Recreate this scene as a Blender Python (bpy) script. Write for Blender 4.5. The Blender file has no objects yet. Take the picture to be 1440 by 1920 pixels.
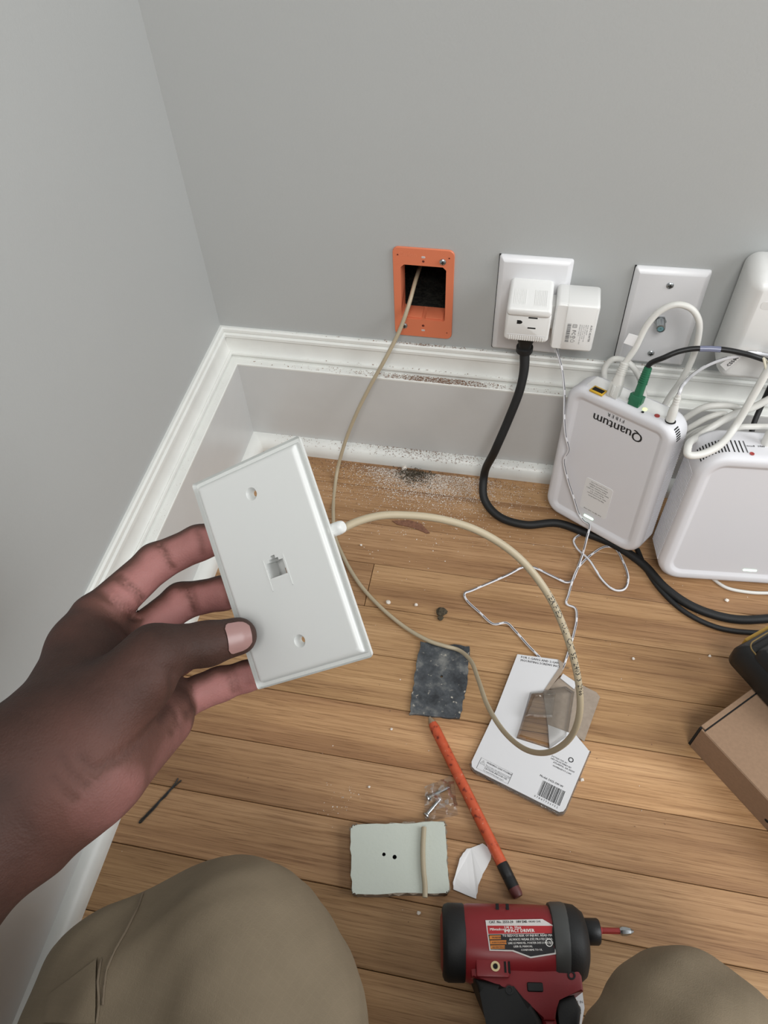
import bpy, bmesh, math, random
import numpy as np
from mathutils import Vector, Matrix

random.seed(7)
rng = np.random.default_rng(11)
S = bpy.context.scene
COL = S.collection

# ------------------------------------------------------------------ camera
CAM = np.array([0.3437, -0.6735, 0.7303])
RM = np.array([[0.9818, 0.1863, -0.0381], [0.1227, -0.7736, -0.6217], [-0.1453, 0.6057, -0.7823]])
u_, s_, vt_ = np.linalg.svd(RM); RM = u_ @ vt_
FPX = 1438.5
cd = bpy.data.cameras.new('camera'); cam = bpy.data.objects.new('camera', cd); COL.objects.link(cam)
cd.sensor_fit = 'VERTICAL'; cd.sensor_height = 24.0; cd.lens = FPX / 1920 * 24.0
cd.clip_start = 0.01; cd.clip_end = 50
cam.matrix_world = Matrix(((RM[0][0], -RM[1][0], -RM[2][0], CAM[0]), (RM[0][1], -RM[1][1], -RM[2][1], CAM[1]),
                           (RM[0][2], -RM[1][2], -RM[2][2], CAM[2]), (0, 0, 0, 1)))
S.camera = cam

# ------------------------------------------------------------------ light
W = bpy.data.worlds.new('world'); S.world = W; W.use_nodes = True
W.node_tree.nodes['Background'].inputs[0].default_value = (0.93, 0.97, 1.0, 1)
W.node_tree.nodes['Background'].inputs[1].default_value = 0.26
def area(name, loc, target, sx, sy, power, col):
    l = bpy.data.lights.new(name, 'AREA'); l.shape = 'RECTANGLE'; l.size = sx; l.size_y = sy; l.energy = power; l.color = col
    o = bpy.data.objects.new(name, l); COL.objects.link(o); o.location = loc
    d = Vector(target) - Vector(loc); o.rotation_euler = d.to_track_quat('-Z', 'Y').to_euler()
    return o
area('window_daylight', (1.95, -0.60, 1.20), (0.0, -0.25, 0.35), 1.0, 1.2, 28, (0.97, 0.99, 1.0))
area('ceiling_lamp', (0.62, -1.85, 2.20), (0.40, -0.20, 0.0), 0.9, 0.9, 42, (1.0, 0.985, 0.96))
S.view_settings.view_transform = 'Standard'; S.view_settings.look = 'None'
S.view_settings.gamma = 1.0; S.view_settings.use_curve_mapping = False
S.view_settings.exposure = -0.15

# ------------------------------------------------------------------ helpers
def ray(u, v): return RM.T @ np.array([(u - 720) / FPX, (v - 960) / FPX, 1.0])
def at(u, v, d): return CAM + ray(u, v) * d
def fl(u, v, z=0.0):
    d = ray(u, v); return CAM + d * (z - CAM[2]) / d[2]
def wl(u, v, y=0.0):
    d = ray(u, v); return CAM + d * (y - CAM[1]) / d[1]
def onp(u, v, o, n):
    d = ray(u, v); n = np.array(n); return CAM + d * (np.dot(np.array(o) - CAM, n) / np.dot(d, n))
def lin(r, g, b):
    f = lambda c: (c / 255 / 12.92) if c <= 10 else ((c / 255 + 0.055) / 1.055) ** 2.4
    return (f(r), f(g), f(b), 1)

def mat(name, col, rough=0.5, metal=0.0, bump=None, var=None, spec=0.5, sub=0.0, emit=None, coat=0.0):
    m = bpy.data.materials.new(name); m.use_nodes = True; nt = m.node_tree; N = nt.nodes; L = nt.links
    b = N['Principled BSDF']
    b.inputs['Base Color'].default_value = col; b.inputs['Roughness'].default_value = rough; b.inputs['Metallic'].default_value = metal
    b.inputs['Specular IOR Level'].default_value = spec
    if coat: b.inputs['Coat Weight'].default_value = coat
    if sub: b.inputs['Subsurface Weight'].default_value = sub; b.inputs['Subsurface Scale'].default_value = 0.004
    if emit: b.inputs['Emission Color'].default_value = emit[0]; b.inputs['Emission Strength'].default_value = emit[1]
    tc = N.new('ShaderNodeNewGeometry')
    if var:   # (scale, amount, stretch)
        n = N.new('ShaderNodeTexNoise'); n.inputs['Scale'].default_value = var[0]; n.inputs['Detail'].default_value = 5
        L.new(tc.outputs['Position'], n.inputs['Vector'])
        r = N.new('ShaderNodeMapRange'); r.inputs['From Min'].default_value = 0.3; r.inputs['From Max'].default_value = 0.7
        r.inputs['To Min'].default_value = 1 - var[1]; r.inputs['To Max'].default_value = 1 + var[1]
        L.new(n.outputs['Fac'], r.inputs['Value'])
        mx = N.new('ShaderNodeVectorMath'); mx.operation = 'SCALE'; mx.inputs[0].default_value = col[:3]
        L.new(r.outputs['Result'], mx.inputs['Scale']); L.new(mx.outputs['Vector'], b.inputs['Base Color'])
    if bump:  # (scale, strength, distance)
        n = N.new('ShaderNodeTexNoise'); n.inputs['Scale'].default_value = bump[0]; n.inputs['Detail'].default_value = 4
        L.new(tc.outputs['Position'], n.inputs['Vector'])
        bp = N.new('ShaderNodeBump'); bp.inputs['Strength'].default_value = bump[1]; bp.inputs['Distance'].default_value = bump[2]
        L.new(n.outputs['Fac'], bp.inputs['Height']); L.new(bp.outputs['Normal'], b.inputs['Normal'])
    return m

def link(name, me, m=None, parent=None, mw=None):
    o = bpy.data.objects.new(name, me); COL.objects.link(o)
    if m is not None:
        me.materials.append(m)
    if parent is not None:
        o.parent = parent
        o.matrix_parent_inverse = parent.matrix_world.inverted() if mw is not None else Matrix()
    if mw is not None: o.matrix_world = mw
    return o
def from_bm(name, bm, m=None, parent=None, smooth=True, mw=None, angle=35):
    me = bpy.data.meshes.new(name); bmesh.ops.recalc_face_normals(bm, faces=bm.faces); bm.to_mesh(me); bm.free()
    if smooth:
        for p in me.polygons: p.use_smooth = True
        me.set_sharp_from_angle(angle=math.radians(angle))
    return link(name, me, m, parent, mw)
def from_py(name, v, f, m=None, parent=None, smooth=False, angle=40):
    me = bpy.data.meshes.new(name); me.from_pydata([tuple(map(float, p)) for p in v], [], f); me.update()
    if smooth:
        for p in me.polygons: p.use_smooth = True
        me.set_sharp_from_angle(angle=math.radians(angle))
    return link(name, me, m, parent)
def tag(o, label=None, cat=None, group=None, kind=None):
    if label: o['label'] = label
    if cat: o['category'] = cat
    if group: o['group'] = group
    if kind: o['kind'] = kind
    return o
def empty(name, mw, label=None, cat=None, group=None):
    o = bpy.data.objects.new(name, None); COL.objects.link(o); o.empty_display_size = 0.01
    o.matrix_world = mw
    return tag(o, label, cat, group)
def frame(o, X, Y, Z=None):
    X = np.array(X, float); Y = np.array(Y, float); X /= np.linalg.norm(X); Y = Y - X * np.dot(X, Y); Y /= np.linalg.norm(Y)
    Z = np.cross(X, Y)
    return Matrix(((X[0], Y[0], Z[0], o[0]), (X[1], Y[1], Z[1], o[1]), (X[2], Y[2], Z[2], o[2]), (0, 0, 0, 1)))
def to_local(mw, p): return np.array(mw.inverted() @ Vector(p))

def rrect(w, h, r, n=5, cx=0, cy=0):
    pts = []
    for sx, sy, a0 in ((1, 1, 0), (-1, 1, 90), (-1, -1, 180), (1, -1, 270)):
        for i in range(n + 1):
            a = math.radians(a0 + 90 * i / n)
            pts.append((cx + sx * (w / 2 - r) + r * math.cos(a), cy + sy * (h / 2 - r) + r * math.sin(a)))
    return pts
def circle(r, n=20, cx=0, cy=0): return [(cx + r * math.cos(2 * math.pi * i / n), cy + r * math.sin(2 * math.pi * i / n)) for i in range(n)]
def loft(bm, loops, cap0=True, cap1=True):
    """loops: list of lists of 3D points with equal length"""
    vs = [[bm.verts.new(p) for p in lp] for lp in loops]
    n = len(vs[0])
    for a, b in zip(vs[:-1], vs[1:]):
        for i in range(n):
            bm.faces.new((a[i], a[(i + 1) % n], b[(i + 1) % n], b[i]))
    if cap0: bm.faces.new(list(reversed(vs[0])))
    if cap1: bm.faces.new(vs[-1])
    return vs
def rr_loft(bm, w, h, r, steps, n=5, cx=0, cy=0, caps=(True, True)):
    """steps: (inset, z)"""
    loops = []
    for ins, z in steps:
        rr = max(r - ins, 0.0003)
        loops.append([(x, y, z) for x, y in rrect(w - 2 * ins, h - 2 * ins, rr, n, cx, cy)])
    return loft(bm, loops, *caps)
def lathe(bm, prof, n=24, axis='Z', o=(0, 0, 0)):
    loops = []
    for r, z in prof:
        lp = []
        for i in range(n):
            a = 2 * math.pi * i / n; c, s = r * math.cos(a), r * math.sin(a)
            p = (c, s, z) if axis == 'Z' else ((z, c, s) if axis == 'X' else (s, z, c))
            lp.append((p[0] + o[0], p[1] + o[1], p[2] + o[2]))
        loops.append(lp)
    return loft(bm, loops)
def box(bm, x0, x1, y0, y1, z0, z1, bev=0.0, seg=2):
    r = bmesh.ops.create_cube(bm, size=1.0); vs = r['verts']
    for v in vs:
        v.co = Vector(((x0 + x1) / 2 + v.co.x * (x1 - x0), (y0 + y1) / 2 + v.co.y * (y1 - y0), (z0 + z1) / 2 + v.co.z * (z1 - z0)))
    if bev:
        es = list({e for v in vs for e in v.link_edges})
        bmesh.ops.bevel(bm, geom=es, offset=bev, segments=seg, affect='EDGES', profile=0.5)
def box_obj(name, b, m, parent=None, bev=0.0, seg=2, mw=None):
    bm = bmesh.new(); box(bm, *b, bev=bev, seg=seg); return from_bm(name, bm, m, parent, mw=mw)
def prism(bm, poly, z0, z1, bev=0.0, seg=2):
    lo = [bm.verts.new((x, y, z0)) for x, y in poly]; hi = [bm.verts.new((x, y, z1)) for x, y in poly]
    n = len(poly); fs = [bm.faces.new(list(reversed(lo))), bm.faces.new(hi)]
    for i in range(n): fs.append(bm.faces.new((lo[i], lo[(i + 1) % n], hi[(i + 1) % n], hi[i])))
    if bev:
        es = [e for e in fs[1].edges]
        bmesh.ops.bevel(bm, geom=es, offset=bev, segments=seg, affect='EDGES', profile=0.5)
def poly_holes(bm, outer, holes, z):
    es = []
    allv = []
    for lp in [outer] + holes:
        vs = [bm.verts.new((x, y, z)) for x, y in lp]; allv.append(vs)
        for i in range(len(vs)): es.append(bm.edges.new((vs[i], vs[(i + 1) % len(vs)])))
    bmesh.ops.triangle_fill(bm, edges=es, use_beauty=True)
    return allv
def skirt(bm, vs, offs):
    """extend an existing vertex loop through offset loops: offs = list of functions co->co"""
    prev = vs
    for f in offs:
        nv = [bm.verts.new(f(v.co.copy(), i)) for i, v in enumerate(prev)]
        for i in range(len(prev)):
            j = (i + 1) % len(prev)
            bm.faces.new((prev[i], prev[j], nv[j], nv[i]))
        prev = nv
    return prev

def spline(pts, res=8):
    P = np.array(pts, float)
    P = np.vstack([2 * P[0] - P[1], P, 2 * P[-1] - P[-2]])
    out = []
    for i in range(1, len(P) - 2):
        p0, p1, p2, p3 = P[i - 1], P[i], P[i + 1], P[i + 2]
        d0 = np.linalg.norm(p1 - p0) ** .5 + 1e-6; d1 = np.linalg.norm(p2 - p1) ** .5 + 1e-6; d2 = np.linalg.norm(p3 - p2) ** .5 + 1e-6
        m1 = (p2 - p1) + d1 * ((p1 - p0) / d0 - (p2 - p0) / (d0 + d1)); m2 = (p2 - p1) + d1 * ((p3 - p2) / d2 - (p3 - p1) / (d1 + d2))
        for k in range(res):
            t = k / res
            out.append((2 * t**3 - 3 * t**2 + 1) * p1 + (t**3 - 2 * t**2 + t) * m1 + (-2 * t**3 + 3 * t**2) * p2 + (t**3 - t**2) * m2)
    out.append(P[-2]); return np.array(out)
def frames(P):
    T = np.gradient(P, axis=0); T /= np.linalg.norm(T, axis=1)[:, None] + 1e-12
    ref = np.array([0, 0, 1.0]) if abs(T[0][2]) < .9 else np.array([1.0, 0, 0])
    n = np.cross(T[0], ref); n /= np.linalg.norm(n); Ns = []
    for t in T:
        n = n - t * np.dot(n, t); n /= np.linalg.norm(n); Ns.append(n)
    Ns = np.array(Ns); return T, Ns, np.cross(T, Ns)
def tube(name, pts, r, m, parent=None, seg=10, res=8, raw=False, flat=1.0):
    P = np.array(pts) if raw else spline(pts, res)
    T, Nn, Bn = frames(P); n = len(P)
    rr = np.full(n, r) if np.isscalar(r) else np.interp(np.linspace(0, 1, n), np.linspace(0, 1, len(r)), r)
    a = np.arange(seg) * 2 * np.pi / seg
    V = P[:, None, :] + rr[:, None, None] * (np.cos(a)[None, :, None] * Nn[:, None, :] + flat * np.sin(a)[None, :, None] * Bn[:, None, :])
    V = V.reshape(-1, 3)
    F = []
    for i in range(n - 1):
        for j in range(seg):
            k = (j + 1) % seg
            F.append((i * seg + j, i * seg + k, (i + 1) * seg + k, (i + 1) * seg + j))
    F.append(tuple(reversed(range(seg)))); F.append(tuple((n - 1) * seg + j for j in range(seg)))
    o = from_py(name, V, F, m, parent, smooth=True, angle=60)
    s = np.concatenate([[0], np.cumsum(np.linalg.norm(np.diff(P, axis=0), axis=1))])
    at_ = o.data.attributes.new('len', 'FLOAT', 'POINT'); at_.data.foreach_set('value', np.repeat(s, seg).astype(np.float32))
    at2 = o.data.attributes.new('ang', 'FLOAT', 'POINT'); at2.data.foreach_set('value', np.tile(np.abs(a - np.pi), n).astype(np.float32))
    return o

# flat print: text, bars and outlines joined into one thin mesh in the local XY plane
def text_mesh(s, size, align='LEFT'):
    c = bpy.data.curves.new('t', 'FONT'); c.body = s; c.size = size; c.resolution_u = 3 if size > .006 else 1; c.align_x = align
    o = bpy.data.objects.new('t', c); me = bpy.data.meshes.new_from_object(o)
    v = np.array([p.co[:] for p in me.vertices]); f = [tuple(p.vertices) for p in me.polygons]
    bpy.data.objects.remove(o); bpy.data.curves.remove(c); bpy.data.meshes.remove(me)
    return v, f
def print_geo(items):
    V = []; F = []
    def add(v, f):
        b = len(V); V.extend(v); F.extend([tuple(i + b for i in q) for q in f])
    for it in items:
        if it[0] == 'text':
            _, s, x, y, size = it[:5]; rz = it[5] if len(it) > 5 else 0; al = it[6] if len(it) > 6 else 'LEFT'; bold = it[7] if len(it) > 7 else 0
            v, f = text_mesh(s, size, al)
            if len(v) == 0: continue
            c_, s_ = math.cos(rz), math.sin(rz)
            for k in range(1 + bold):
                dx = k * size * .035
                add([(x + (p[0] + dx) * c_ - p[1] * s_, y + (p[0] + dx) * s_ + p[1] * c_, 0.00002 * k) for p in v], f)
        elif it[0] == 'rect':
            _, x0, y0, x1, y1 = it; add([(x0, y0, 0), (x1, y0, 0), (x1, y1, 0), (x0, y1, 0)], [(0, 1, 2, 3)])
        elif it[0] == 'ring':
            _, lp, w = it
            n = len(lp); cx = sum(p[0] for p in lp) / n; cy = sum(p[1] for p in lp) / n
            inn = []
            for (x, y) in lp:
                d = math.hypot(x - cx, y - cy); inn.append((cx + (x - cx) * (1 - w / d), cy + (y - cy) * (1 - w / d)))
            add([(x, y, 0) for x, y in lp] + [(x, y, 0) for x, y in inn], [(i, (i + 1) % n, n + (i + 1) % n, n + i) for i in range(n)])
        elif it[0] == 'poly':
            add([(x, y, 0) for x, y in it[1]], [tuple(range(len(it[1])))])
        elif it[0] == 'bars':
            _, x0, y0, x1, y1, n, vert = it
            rr = random.Random(n * 31); t = 0
            ws = [rr.choice((1, 1, 2, 3)) for _ in range(n * 2)]; tot = sum(ws); p = 0
            for i, w in enumerate(ws):
                a, b = p / tot, (p + w) / tot; p += w
                if i % 2 == 0:
                    if vert: add([(x0 + (x1 - x0) * a, y0, 0), (x0 + (x1 - x0) * b, y0, 0), (x0 + (x1 - x0) * b, y1, 0), (x0 + (x1 - x0) * a, y1, 0)], [(0, 1, 2, 3)])
                    else: add([(x0, y0 + (y1 - y0) * a, 0), (x1, y0 + (y1 - y0) * a, 0), (x1, y0 + (y1 - y0) * b, 0), (x0, y0 + (y1 - y0) * b, 0)], [(0, 1, 2, 3)])
    return V, F
def print_obj(name, items, m, parent, loc=(0, 0, 0), rz=0.0, rot=None):
    V, F = print_geo(items)
    R_ = rot if rot is not None else Matrix.Rotation(rz, 4, 'Z')
    M_ = Matrix.Translation(loc) @ R_
    return from_py(name, [M_ @ Vector(v) for v in V], F, m, parent)

# signed-distance bodies, meshed with surface nets -----------------------------
def sdf_mesh(name, prims, res, m, parent=None, creases=(), smooth_it=2, disp=None, pad=0.012):
    """prims: (A, B, ra, rb, k, tone)"""
    A = np.array([np.minimum(p[0], p[1]) - max(p[2], p[3]) for p in prims]).min(0) - pad
    Bx = np.array([np.maximum(p[0], p[1]) + max(p[2], p[3]) for p in prims]).max(0) + pad
    n = np.ceil((Bx - A) / res).astype(int) + 1
    D = np.full(n, 0.05, np.float32); Tn = np.zeros(n, np.float32)
    ax = [A[i] + np.arange(n[i]) * res for i in range(3)]
    for (a, b, ra, rb, k, tone) in prims:
        a = np.array(a, float); b = np.array(b, float); mr = max(ra, rb) + k + 4 * res
        lo = np.clip(np.floor((np.minimum(a, b) - mr - A) / res).astype(int), 0, n - 1); hi = np.clip(np.ceil((np.maximum(a, b) + mr - A) / res).astype(int) + 1, 1, n)
        sl = tuple(slice(lo[i], hi[i]) for i in range(3))
        X, Y, Z = np.meshgrid(*[ax[i][sl[i]] for i in range(3)], indexing='ij')
        d = b - a; L2 = max(float(d @ d), 1e-12)
        t = np.clip(((X - a[0]) * d[0] + (Y - a[1]) * d[1] + (Z - a[2]) * d[2]) / L2, 0, 1)
        dist = np.sqrt((X - a[0] - t * d[0])**2 + (Y - a[1] - t * d[1])**2 + (Z - a[2] - t * d[2])**2) - (ra + (rb - ra) * t)
        old = D[sl]; h = np.clip(0.5 + 0.5 * (old - dist) / k, 0, 1)
        D[sl] = (old * (1 - h) + dist * h - k * h * (1 - h)).astype(np.float32)
        Tn[sl] = Tn[sl] * (1 - h) + tone * h
    Cm = np.zeros(n, np.float32)
    for (a, b, dep, wid) in creases:
        a = np.array(a, float); b = np.array(b, float); mr = 4 * wid
        lo = np.clip(np.floor((np.minimum(a, b) - mr - A) / res).astype(int), 0, n - 1); hi = np.clip(np.ceil((np.maximum(a, b) + mr - A) / res).astype(int) + 1, 1, n)
        sl = tuple(slice(lo[i], hi[i]) for i in range(3))
        X, Y, Z = np.meshgrid(*[ax[i][sl[i]] for i in range(3)], indexing='ij')
        d = b - a; L2 = max(float(d @ d), 1e-12)
        t = np.clip(((X - a[0]) * d[0] + (Y - a[1]) * d[1] + (Z - a[2]) * d[2]) / L2, 0, 1)
        q = (X - a[0] - t * d[0])**2 + (Y - a[1] - t * d[1])**2 + (Z - a[2] - t * d[2])**2
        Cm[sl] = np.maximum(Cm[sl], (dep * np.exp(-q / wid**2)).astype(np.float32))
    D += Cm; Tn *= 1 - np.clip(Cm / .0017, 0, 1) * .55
    if disp is not None:
        X, Y, Z = np.meshgrid(*ax, indexing='ij'); D = D + disp(X, Y, Z).astype(np.float32)
    D[0], D[-1], D[:, 0], D[:, -1], D[:, :, 0], D[:, :, -1] = [np.float32(0.01)] * 6
    ins = D < 0
    c = np.zeros(n - 1, np.int8); cs = [(i, j, k) for i in (0, 1) for j in (0, 1) for k in (0, 1)]
    for (i, j, k) in cs: c += ins[i:n[0] - 1 + i, j:n[1] - 1 + j, k:n[2] - 1 + k]
    act = np.argwhere((c > 0) & (c < 8)); idx = np.full(n - 1, -1, np.int64); idx[tuple(act.T)] = np.arange(len(act))
    vals = np.stack([D[act[:, 0] + i, act[:, 1] + j, act[:, 2] + k] for (i, j, k) in cs], 1)
    acc = np.zeros((len(act), 3)); cnt = np.zeros(len(act))
    ci = {q: i for i, q in enumerate(cs)}
    for q in cs:
        for axn in range(3):
            if q[axn] == 0:
                w = list(q); w[axn] = 1; v0 = vals[:, ci[q]]; v1 = vals[:, ci[tuple(w)]]
                mk = (v0 < 0) != (v1 < 0); t = np.where(mk, v0 / np.where(mk, v0 - v1, 1), 0)
                p = np.tile(np.array(q, float), (len(act), 1)); p[:, axn] = t
                acc += p * mk[:, None]; cnt += mk
    V = A + (act + acc / cnt[:, None]) * res
    tone = Tn[tuple(act.T)]
    F = []
    for axn in range(3):
        o1, o2 = [(1, 2), (2, 0), (0, 1)][axn]
        s0 = [slice(None)] * 3; s1 = [slice(None)] * 3; s0[axn] = slice(0, -1); s1[axn] = slice(1, None)
        for q in (o1, o2): s0[q] = slice(1, -1); s1[q] = slice(1, -1)
        a0 = ins[tuple(s0)]; a1 = ins[tuple(s1)]
        e = np.argwhere(a0 != a1); base = e.copy(); base[:, o1] += 1; base[:, o2] += 1
        flip = a0[tuple(e.T)]
        q = []
        for (d1, d2) in ((-1, -1), (0, -1), (0, 0), (-1, 0)):
            r_ = base.copy(); r_[:, o1] += d1; r_[:, o2] += d2; q.append(idx[tuple(r_.T)])
        q = np.stack(q, 1); q[~flip] = q[~flip][:, ::-1]; F.append(q)
    F = np.concatenate(F); F = F[(F >= 0).all(1)]
    E = np.concatenate([F[:, [0, 1]], F[:, [1, 2]], F[:, [2, 3]], F[:, [3, 0]]])
    for _ in range(smooth_it):
        s = np.zeros_like(V); k = np.zeros(len(V))
        np.add.at(s, E[:, 0], V[E[:, 1]]); np.add.at(s, E[:, 1], V[E[:, 0]]); np.add.at(k, E[:, 0], 1); np.add.at(k, E[:, 1], 1)
        V = V * 0.5 + 0.5 * s / np.maximum(k, 1)[:, None]
    me = bpy.data.meshes.new(name); me.vertices.add(len(V)); me.vertices.foreach_set('co', V.astype(np.float32).ravel())
    me.loops.add(len(F) * 4); me.loops.foreach_set('vertex_index', F.astype(np.int32).ravel())
    me.polygons.add(len(F)); me.polygons.foreach_set('loop_start', np.arange(0, len(F) * 4, 4, dtype=np.int32))
    me.polygons.foreach_set('use_smooth', np.ones(len(F), bool))
    me.update(); me.validate()
    a_ = me.attributes.new('tone', 'FLOAT', 'POINT'); a_.data.foreach_set('value', tone.astype(np.float32))
    return link(name, me, m, parent), V, tone

# ------------------------------------------------------------------ materials
M = {}
M['wall'] = mat('grey_wall_paint', lin(173, 175, 174), 0.62, bump=(420, 0.12, 0.001), var=(3, 0.02))
M['trim'] = mat('white_trim_paint', lin(222, 223, 219), 0.38, bump=(90, 0.08, 0.002), var=(40, 0.03))
M['board'] = mat('grey_board_paint', lin(199, 200, 199), 0.30, bump=(60, 0.06, 0.002), var=(25, 0.02))
M['dark'] = mat('dark_cavity', lin(18, 18, 18), 0.9)
M['black'] = mat('black_plastic', lin(20, 21, 22), 0.45, bump=(900, 0.2, 0.0004))
M['rubber'] = mat('black_rubber', lin(19, 20, 21), 0.6, bump=(700, 0.3, 0.0004))
M['white'] = mat('white_plastic', lin(226, 226, 224), 0.36)
M['plate'] = mat('white_cover_plate', lin(222, 222, 224), 0.32)
M['held'] = mat('warm_white_plate', lin(222, 224, 222), 0.33)
M['router'] = mat('matte_white_router', lin(220, 220, 224), 0.48, bump=(1500, 0.12, 0.0003))
M['cable_white'] = mat('white_cable_jacket', lin(216, 215, 210), 0.42)
M['beige'] = mat('beige_cable_jacket', lin(176, 163, 138), 0.45, var=(30, 0.05))
M['print'] = mat('black_print', lin(38, 38, 40), 0.6)
M['greyprint'] = mat('grey_print', lin(96, 96, 98), 0.6)
M['paper'] = mat('white_label', lin(226, 226, 226), 0.6)
M['orange'] = mat('orange_plastic', lin(214, 122, 88), 0.45, bump=(700, 0.12, 0.0004))
M['steel'] = mat('zinc_steel', lin(176, 180, 182), 0.3, metal=1.0)
M['green'] = mat('green_plug', lin(38, 104, 74), 0.42)
M['yellow'] = mat('yellow_port', lin(214, 172, 52), 0.45)
M['red'] = mat('red_button', lin(170, 70, 66), 0.45)
M['led'] = mat('white_led', lin(230, 255, 235), 0.4, emit=(lin(205, 255, 225), 2.2))
M['gled'] = mat('green_led', lin(220, 250, 150), 0.4, emit=(lin(205, 250, 130), 2.0))
M['card'] = mat('brown_cardboard', lin(142, 115, 92), 0.85, var=(300, 0.07), bump=(500, 0.15, 0.0004))
M['cardside'] = M['card']
M['greycard'] = mat('grey_card_back', lin(156, 142, 128), 0.85, var=(250, 0.08))
M['whitecard'] = mat('white_card', lin(214, 214, 216), 0.5)
M['gyp'] = mat('pale_green_painted_plaster', lin(196, 202, 192), 0.6, bump=(320, 0.25, 0.001))
M['gypedge'] = mat('worn_plaster_edge', lin(140, 126, 110), 0.9, var=(400, 0.2), bump=(600, 0.5, 0.001))
M['khaki'] = None
M['redbody'] = mat('red_tool_plastic', lin(134, 33, 39), 0.42, bump=(900, 0.12, 0.0003))
M['redshaft'] = mat('red_bit', lin(150, 48, 46), 0.4)
M['clear'] = None

def oak_material():
    m = bpy.data.materials.new('oak_plank'); m.use_nodes = True; nt = m.node_tree; N = nt.nodes; L = nt.links; b = N['Principled BSDF']
    g = N.new('ShaderNodeNewGeometry'); oi = N.new('ShaderNodeObjectInfo')
    sc = N.new('ShaderNodeVectorMath'); sc.operation = 'SCALE'; sc.inputs[0].default_value = (7.3, 3.1, 5.7); L.new(oi.outputs['Random'], sc.inputs['Scale'])
    ad = N.new('ShaderNodeVectorMath'); ad.operation = 'ADD'; L.new(g.outputs['Position'], ad.inputs[0]); L.new(sc.outputs['Vector'], ad.inputs[1])
    def noise(scale, detail, rough=0.55, dist=0.0, src=None):
        mp = N.new('ShaderNodeMapping'); mp.inputs['Scale'].default_value = scale; L.new((src or ad).outputs[0], mp.inputs['Vector'])
        n = N.new('ShaderNodeTexNoise'); n.inputs['Scale'].default_value = 1; n.inputs['Detail'].default_value = detail; n.inputs['Roughness'].default_value = rough
        n.inputs['Distortion'].default_value = dist
        L.new(mp.outputs['Vector'], n.inputs['Vector']); return n
    broad = noise((1.6, 34, 8), 3, 0.5, 0.6); pores = noise((22, 900, 60), 4, 0.65, 0.2); fine = noise((7, 330, 30), 5, 0.6, 0.4); blot = noise((4, 9, 4), 2)
    # growth-ring lines
    mp = N.new('ShaderNodeMapping'); mp.inputs['Scale'].default_value = (1.1, 26, 6); L.new(ad.outputs[0], mp.inputs['Vector'])
    wv = N.new('ShaderNodeTexWave'); wv.wave_type = 'BANDS'; wv.bands_direction = 'Y'; wv.inputs['Scale'].default_value = 2.4; wv.inputs['Distortion'].default_value = 7.0
    wv.inputs['Detail'].default_value = 3; wv.inputs['Detail Scale'].default_value = 1.3; L.new(mp.outputs['Vector'], wv.inputs['Vector'])
    def ramp(src, stops):
        r = N.new('ShaderNodeValToRGB'); L.new(src, r.inputs['Fac']); e = r.color_ramp.elements
        e[0].position, e[0].color = stops[0]; e[1].position, e[1].color = stops[1]
        for p, c in stops[2:]:
            q = e.new(p); q.color = c
        return r
    base = ramp(broad.outputs['Fac'], [(0.30, lin(158, 122, 87)), (0.72, lin(198, 161, 119)), (0.5, lin(181, 144, 103))])
    def mult(a, b_, fac):
        x = N.new('ShaderNodeMix'); x.data_type = 'RGBA'; x.blend_type = 'MULTIPLY'; x.inputs['Factor'].default_value = fac
        L.new(a, x.inputs['A']); L.new(b_, x.inputs['B']); return x.outputs['Result']
    c = mult(base.outputs['Color'], ramp(pores.outputs['Fac'], [(0.34, (.42, .34, .28, 1)), (0.50, (1, 1, 1, 1))]).outputs['Color'], 0.62)
    c = mult(c, ramp(fine.outputs['Fac'], [(0.30, (.70, .63, .57, 1)), (0.6, (1.05, 1.05, 1.05, 1))]).outputs['Color'], 0.5)
    c = mult(c, ramp(wv.outputs['Fac'], [(0.0, (.84, .80, .76, 1)), (0.5, (1.03, 1.03, 1.03, 1))]).outputs['Color'], 0.45)
    c = mult(c, ramp(blot.outputs['Fac'], [(0.35, (.86, .84, .82, 1)), (0.65, (1.08, 1.08, 1.08, 1))]).outputs['Color'], 0.8)
    # plank to plank variation
    hs = N.new('ShaderNodeHueSaturation'); L.new(c, hs.inputs['Color'])
    r1 = N.new('ShaderNodeMapRange'); L.new(oi.outputs['Random'], r1.inputs['Value']); r1.inputs['To Min'].default_value = 0.80; r1.inputs['To Max'].default_value = 1.12; L.new(r1.outputs['Result'], hs.inputs['Value'])
    r2 = N.new('ShaderNodeMath'); r2.operation = 'PINGPONG'; r2.inputs[1].default_value = 0.083; L.new(oi.outputs['Random'], r2.inputs[0])
    r3 = N.new('ShaderNodeMapRange'); r3.inputs['From Max'].default_value = 0.083; r3.inputs['To Min'].default_value = 0.494; r3.inputs['To Max'].default_value = 0.503; L.new(r2.outputs[0], r3.inputs['Value']); L.new(r3.outputs['Result'], hs.inputs['Hue'])
    L.new(hs.outputs['Color'], b.inputs['Base Color'])
    b.inputs['Roughness'].default_value = 0.42; b.inputs['Specular IOR Level'].default_value = 0.35
    bp = N.new('ShaderNodeBump'); bp.inputs['Strength'].default_value = 0.12; bp.inputs['Distance'].default_value = 0.0006
    L.new(pores.outputs['Fac'], bp.inputs['Height']); L.new(bp.outputs['Normal'], b.inputs['Normal'])
    return m
M['oak'] = oak_material()

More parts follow.
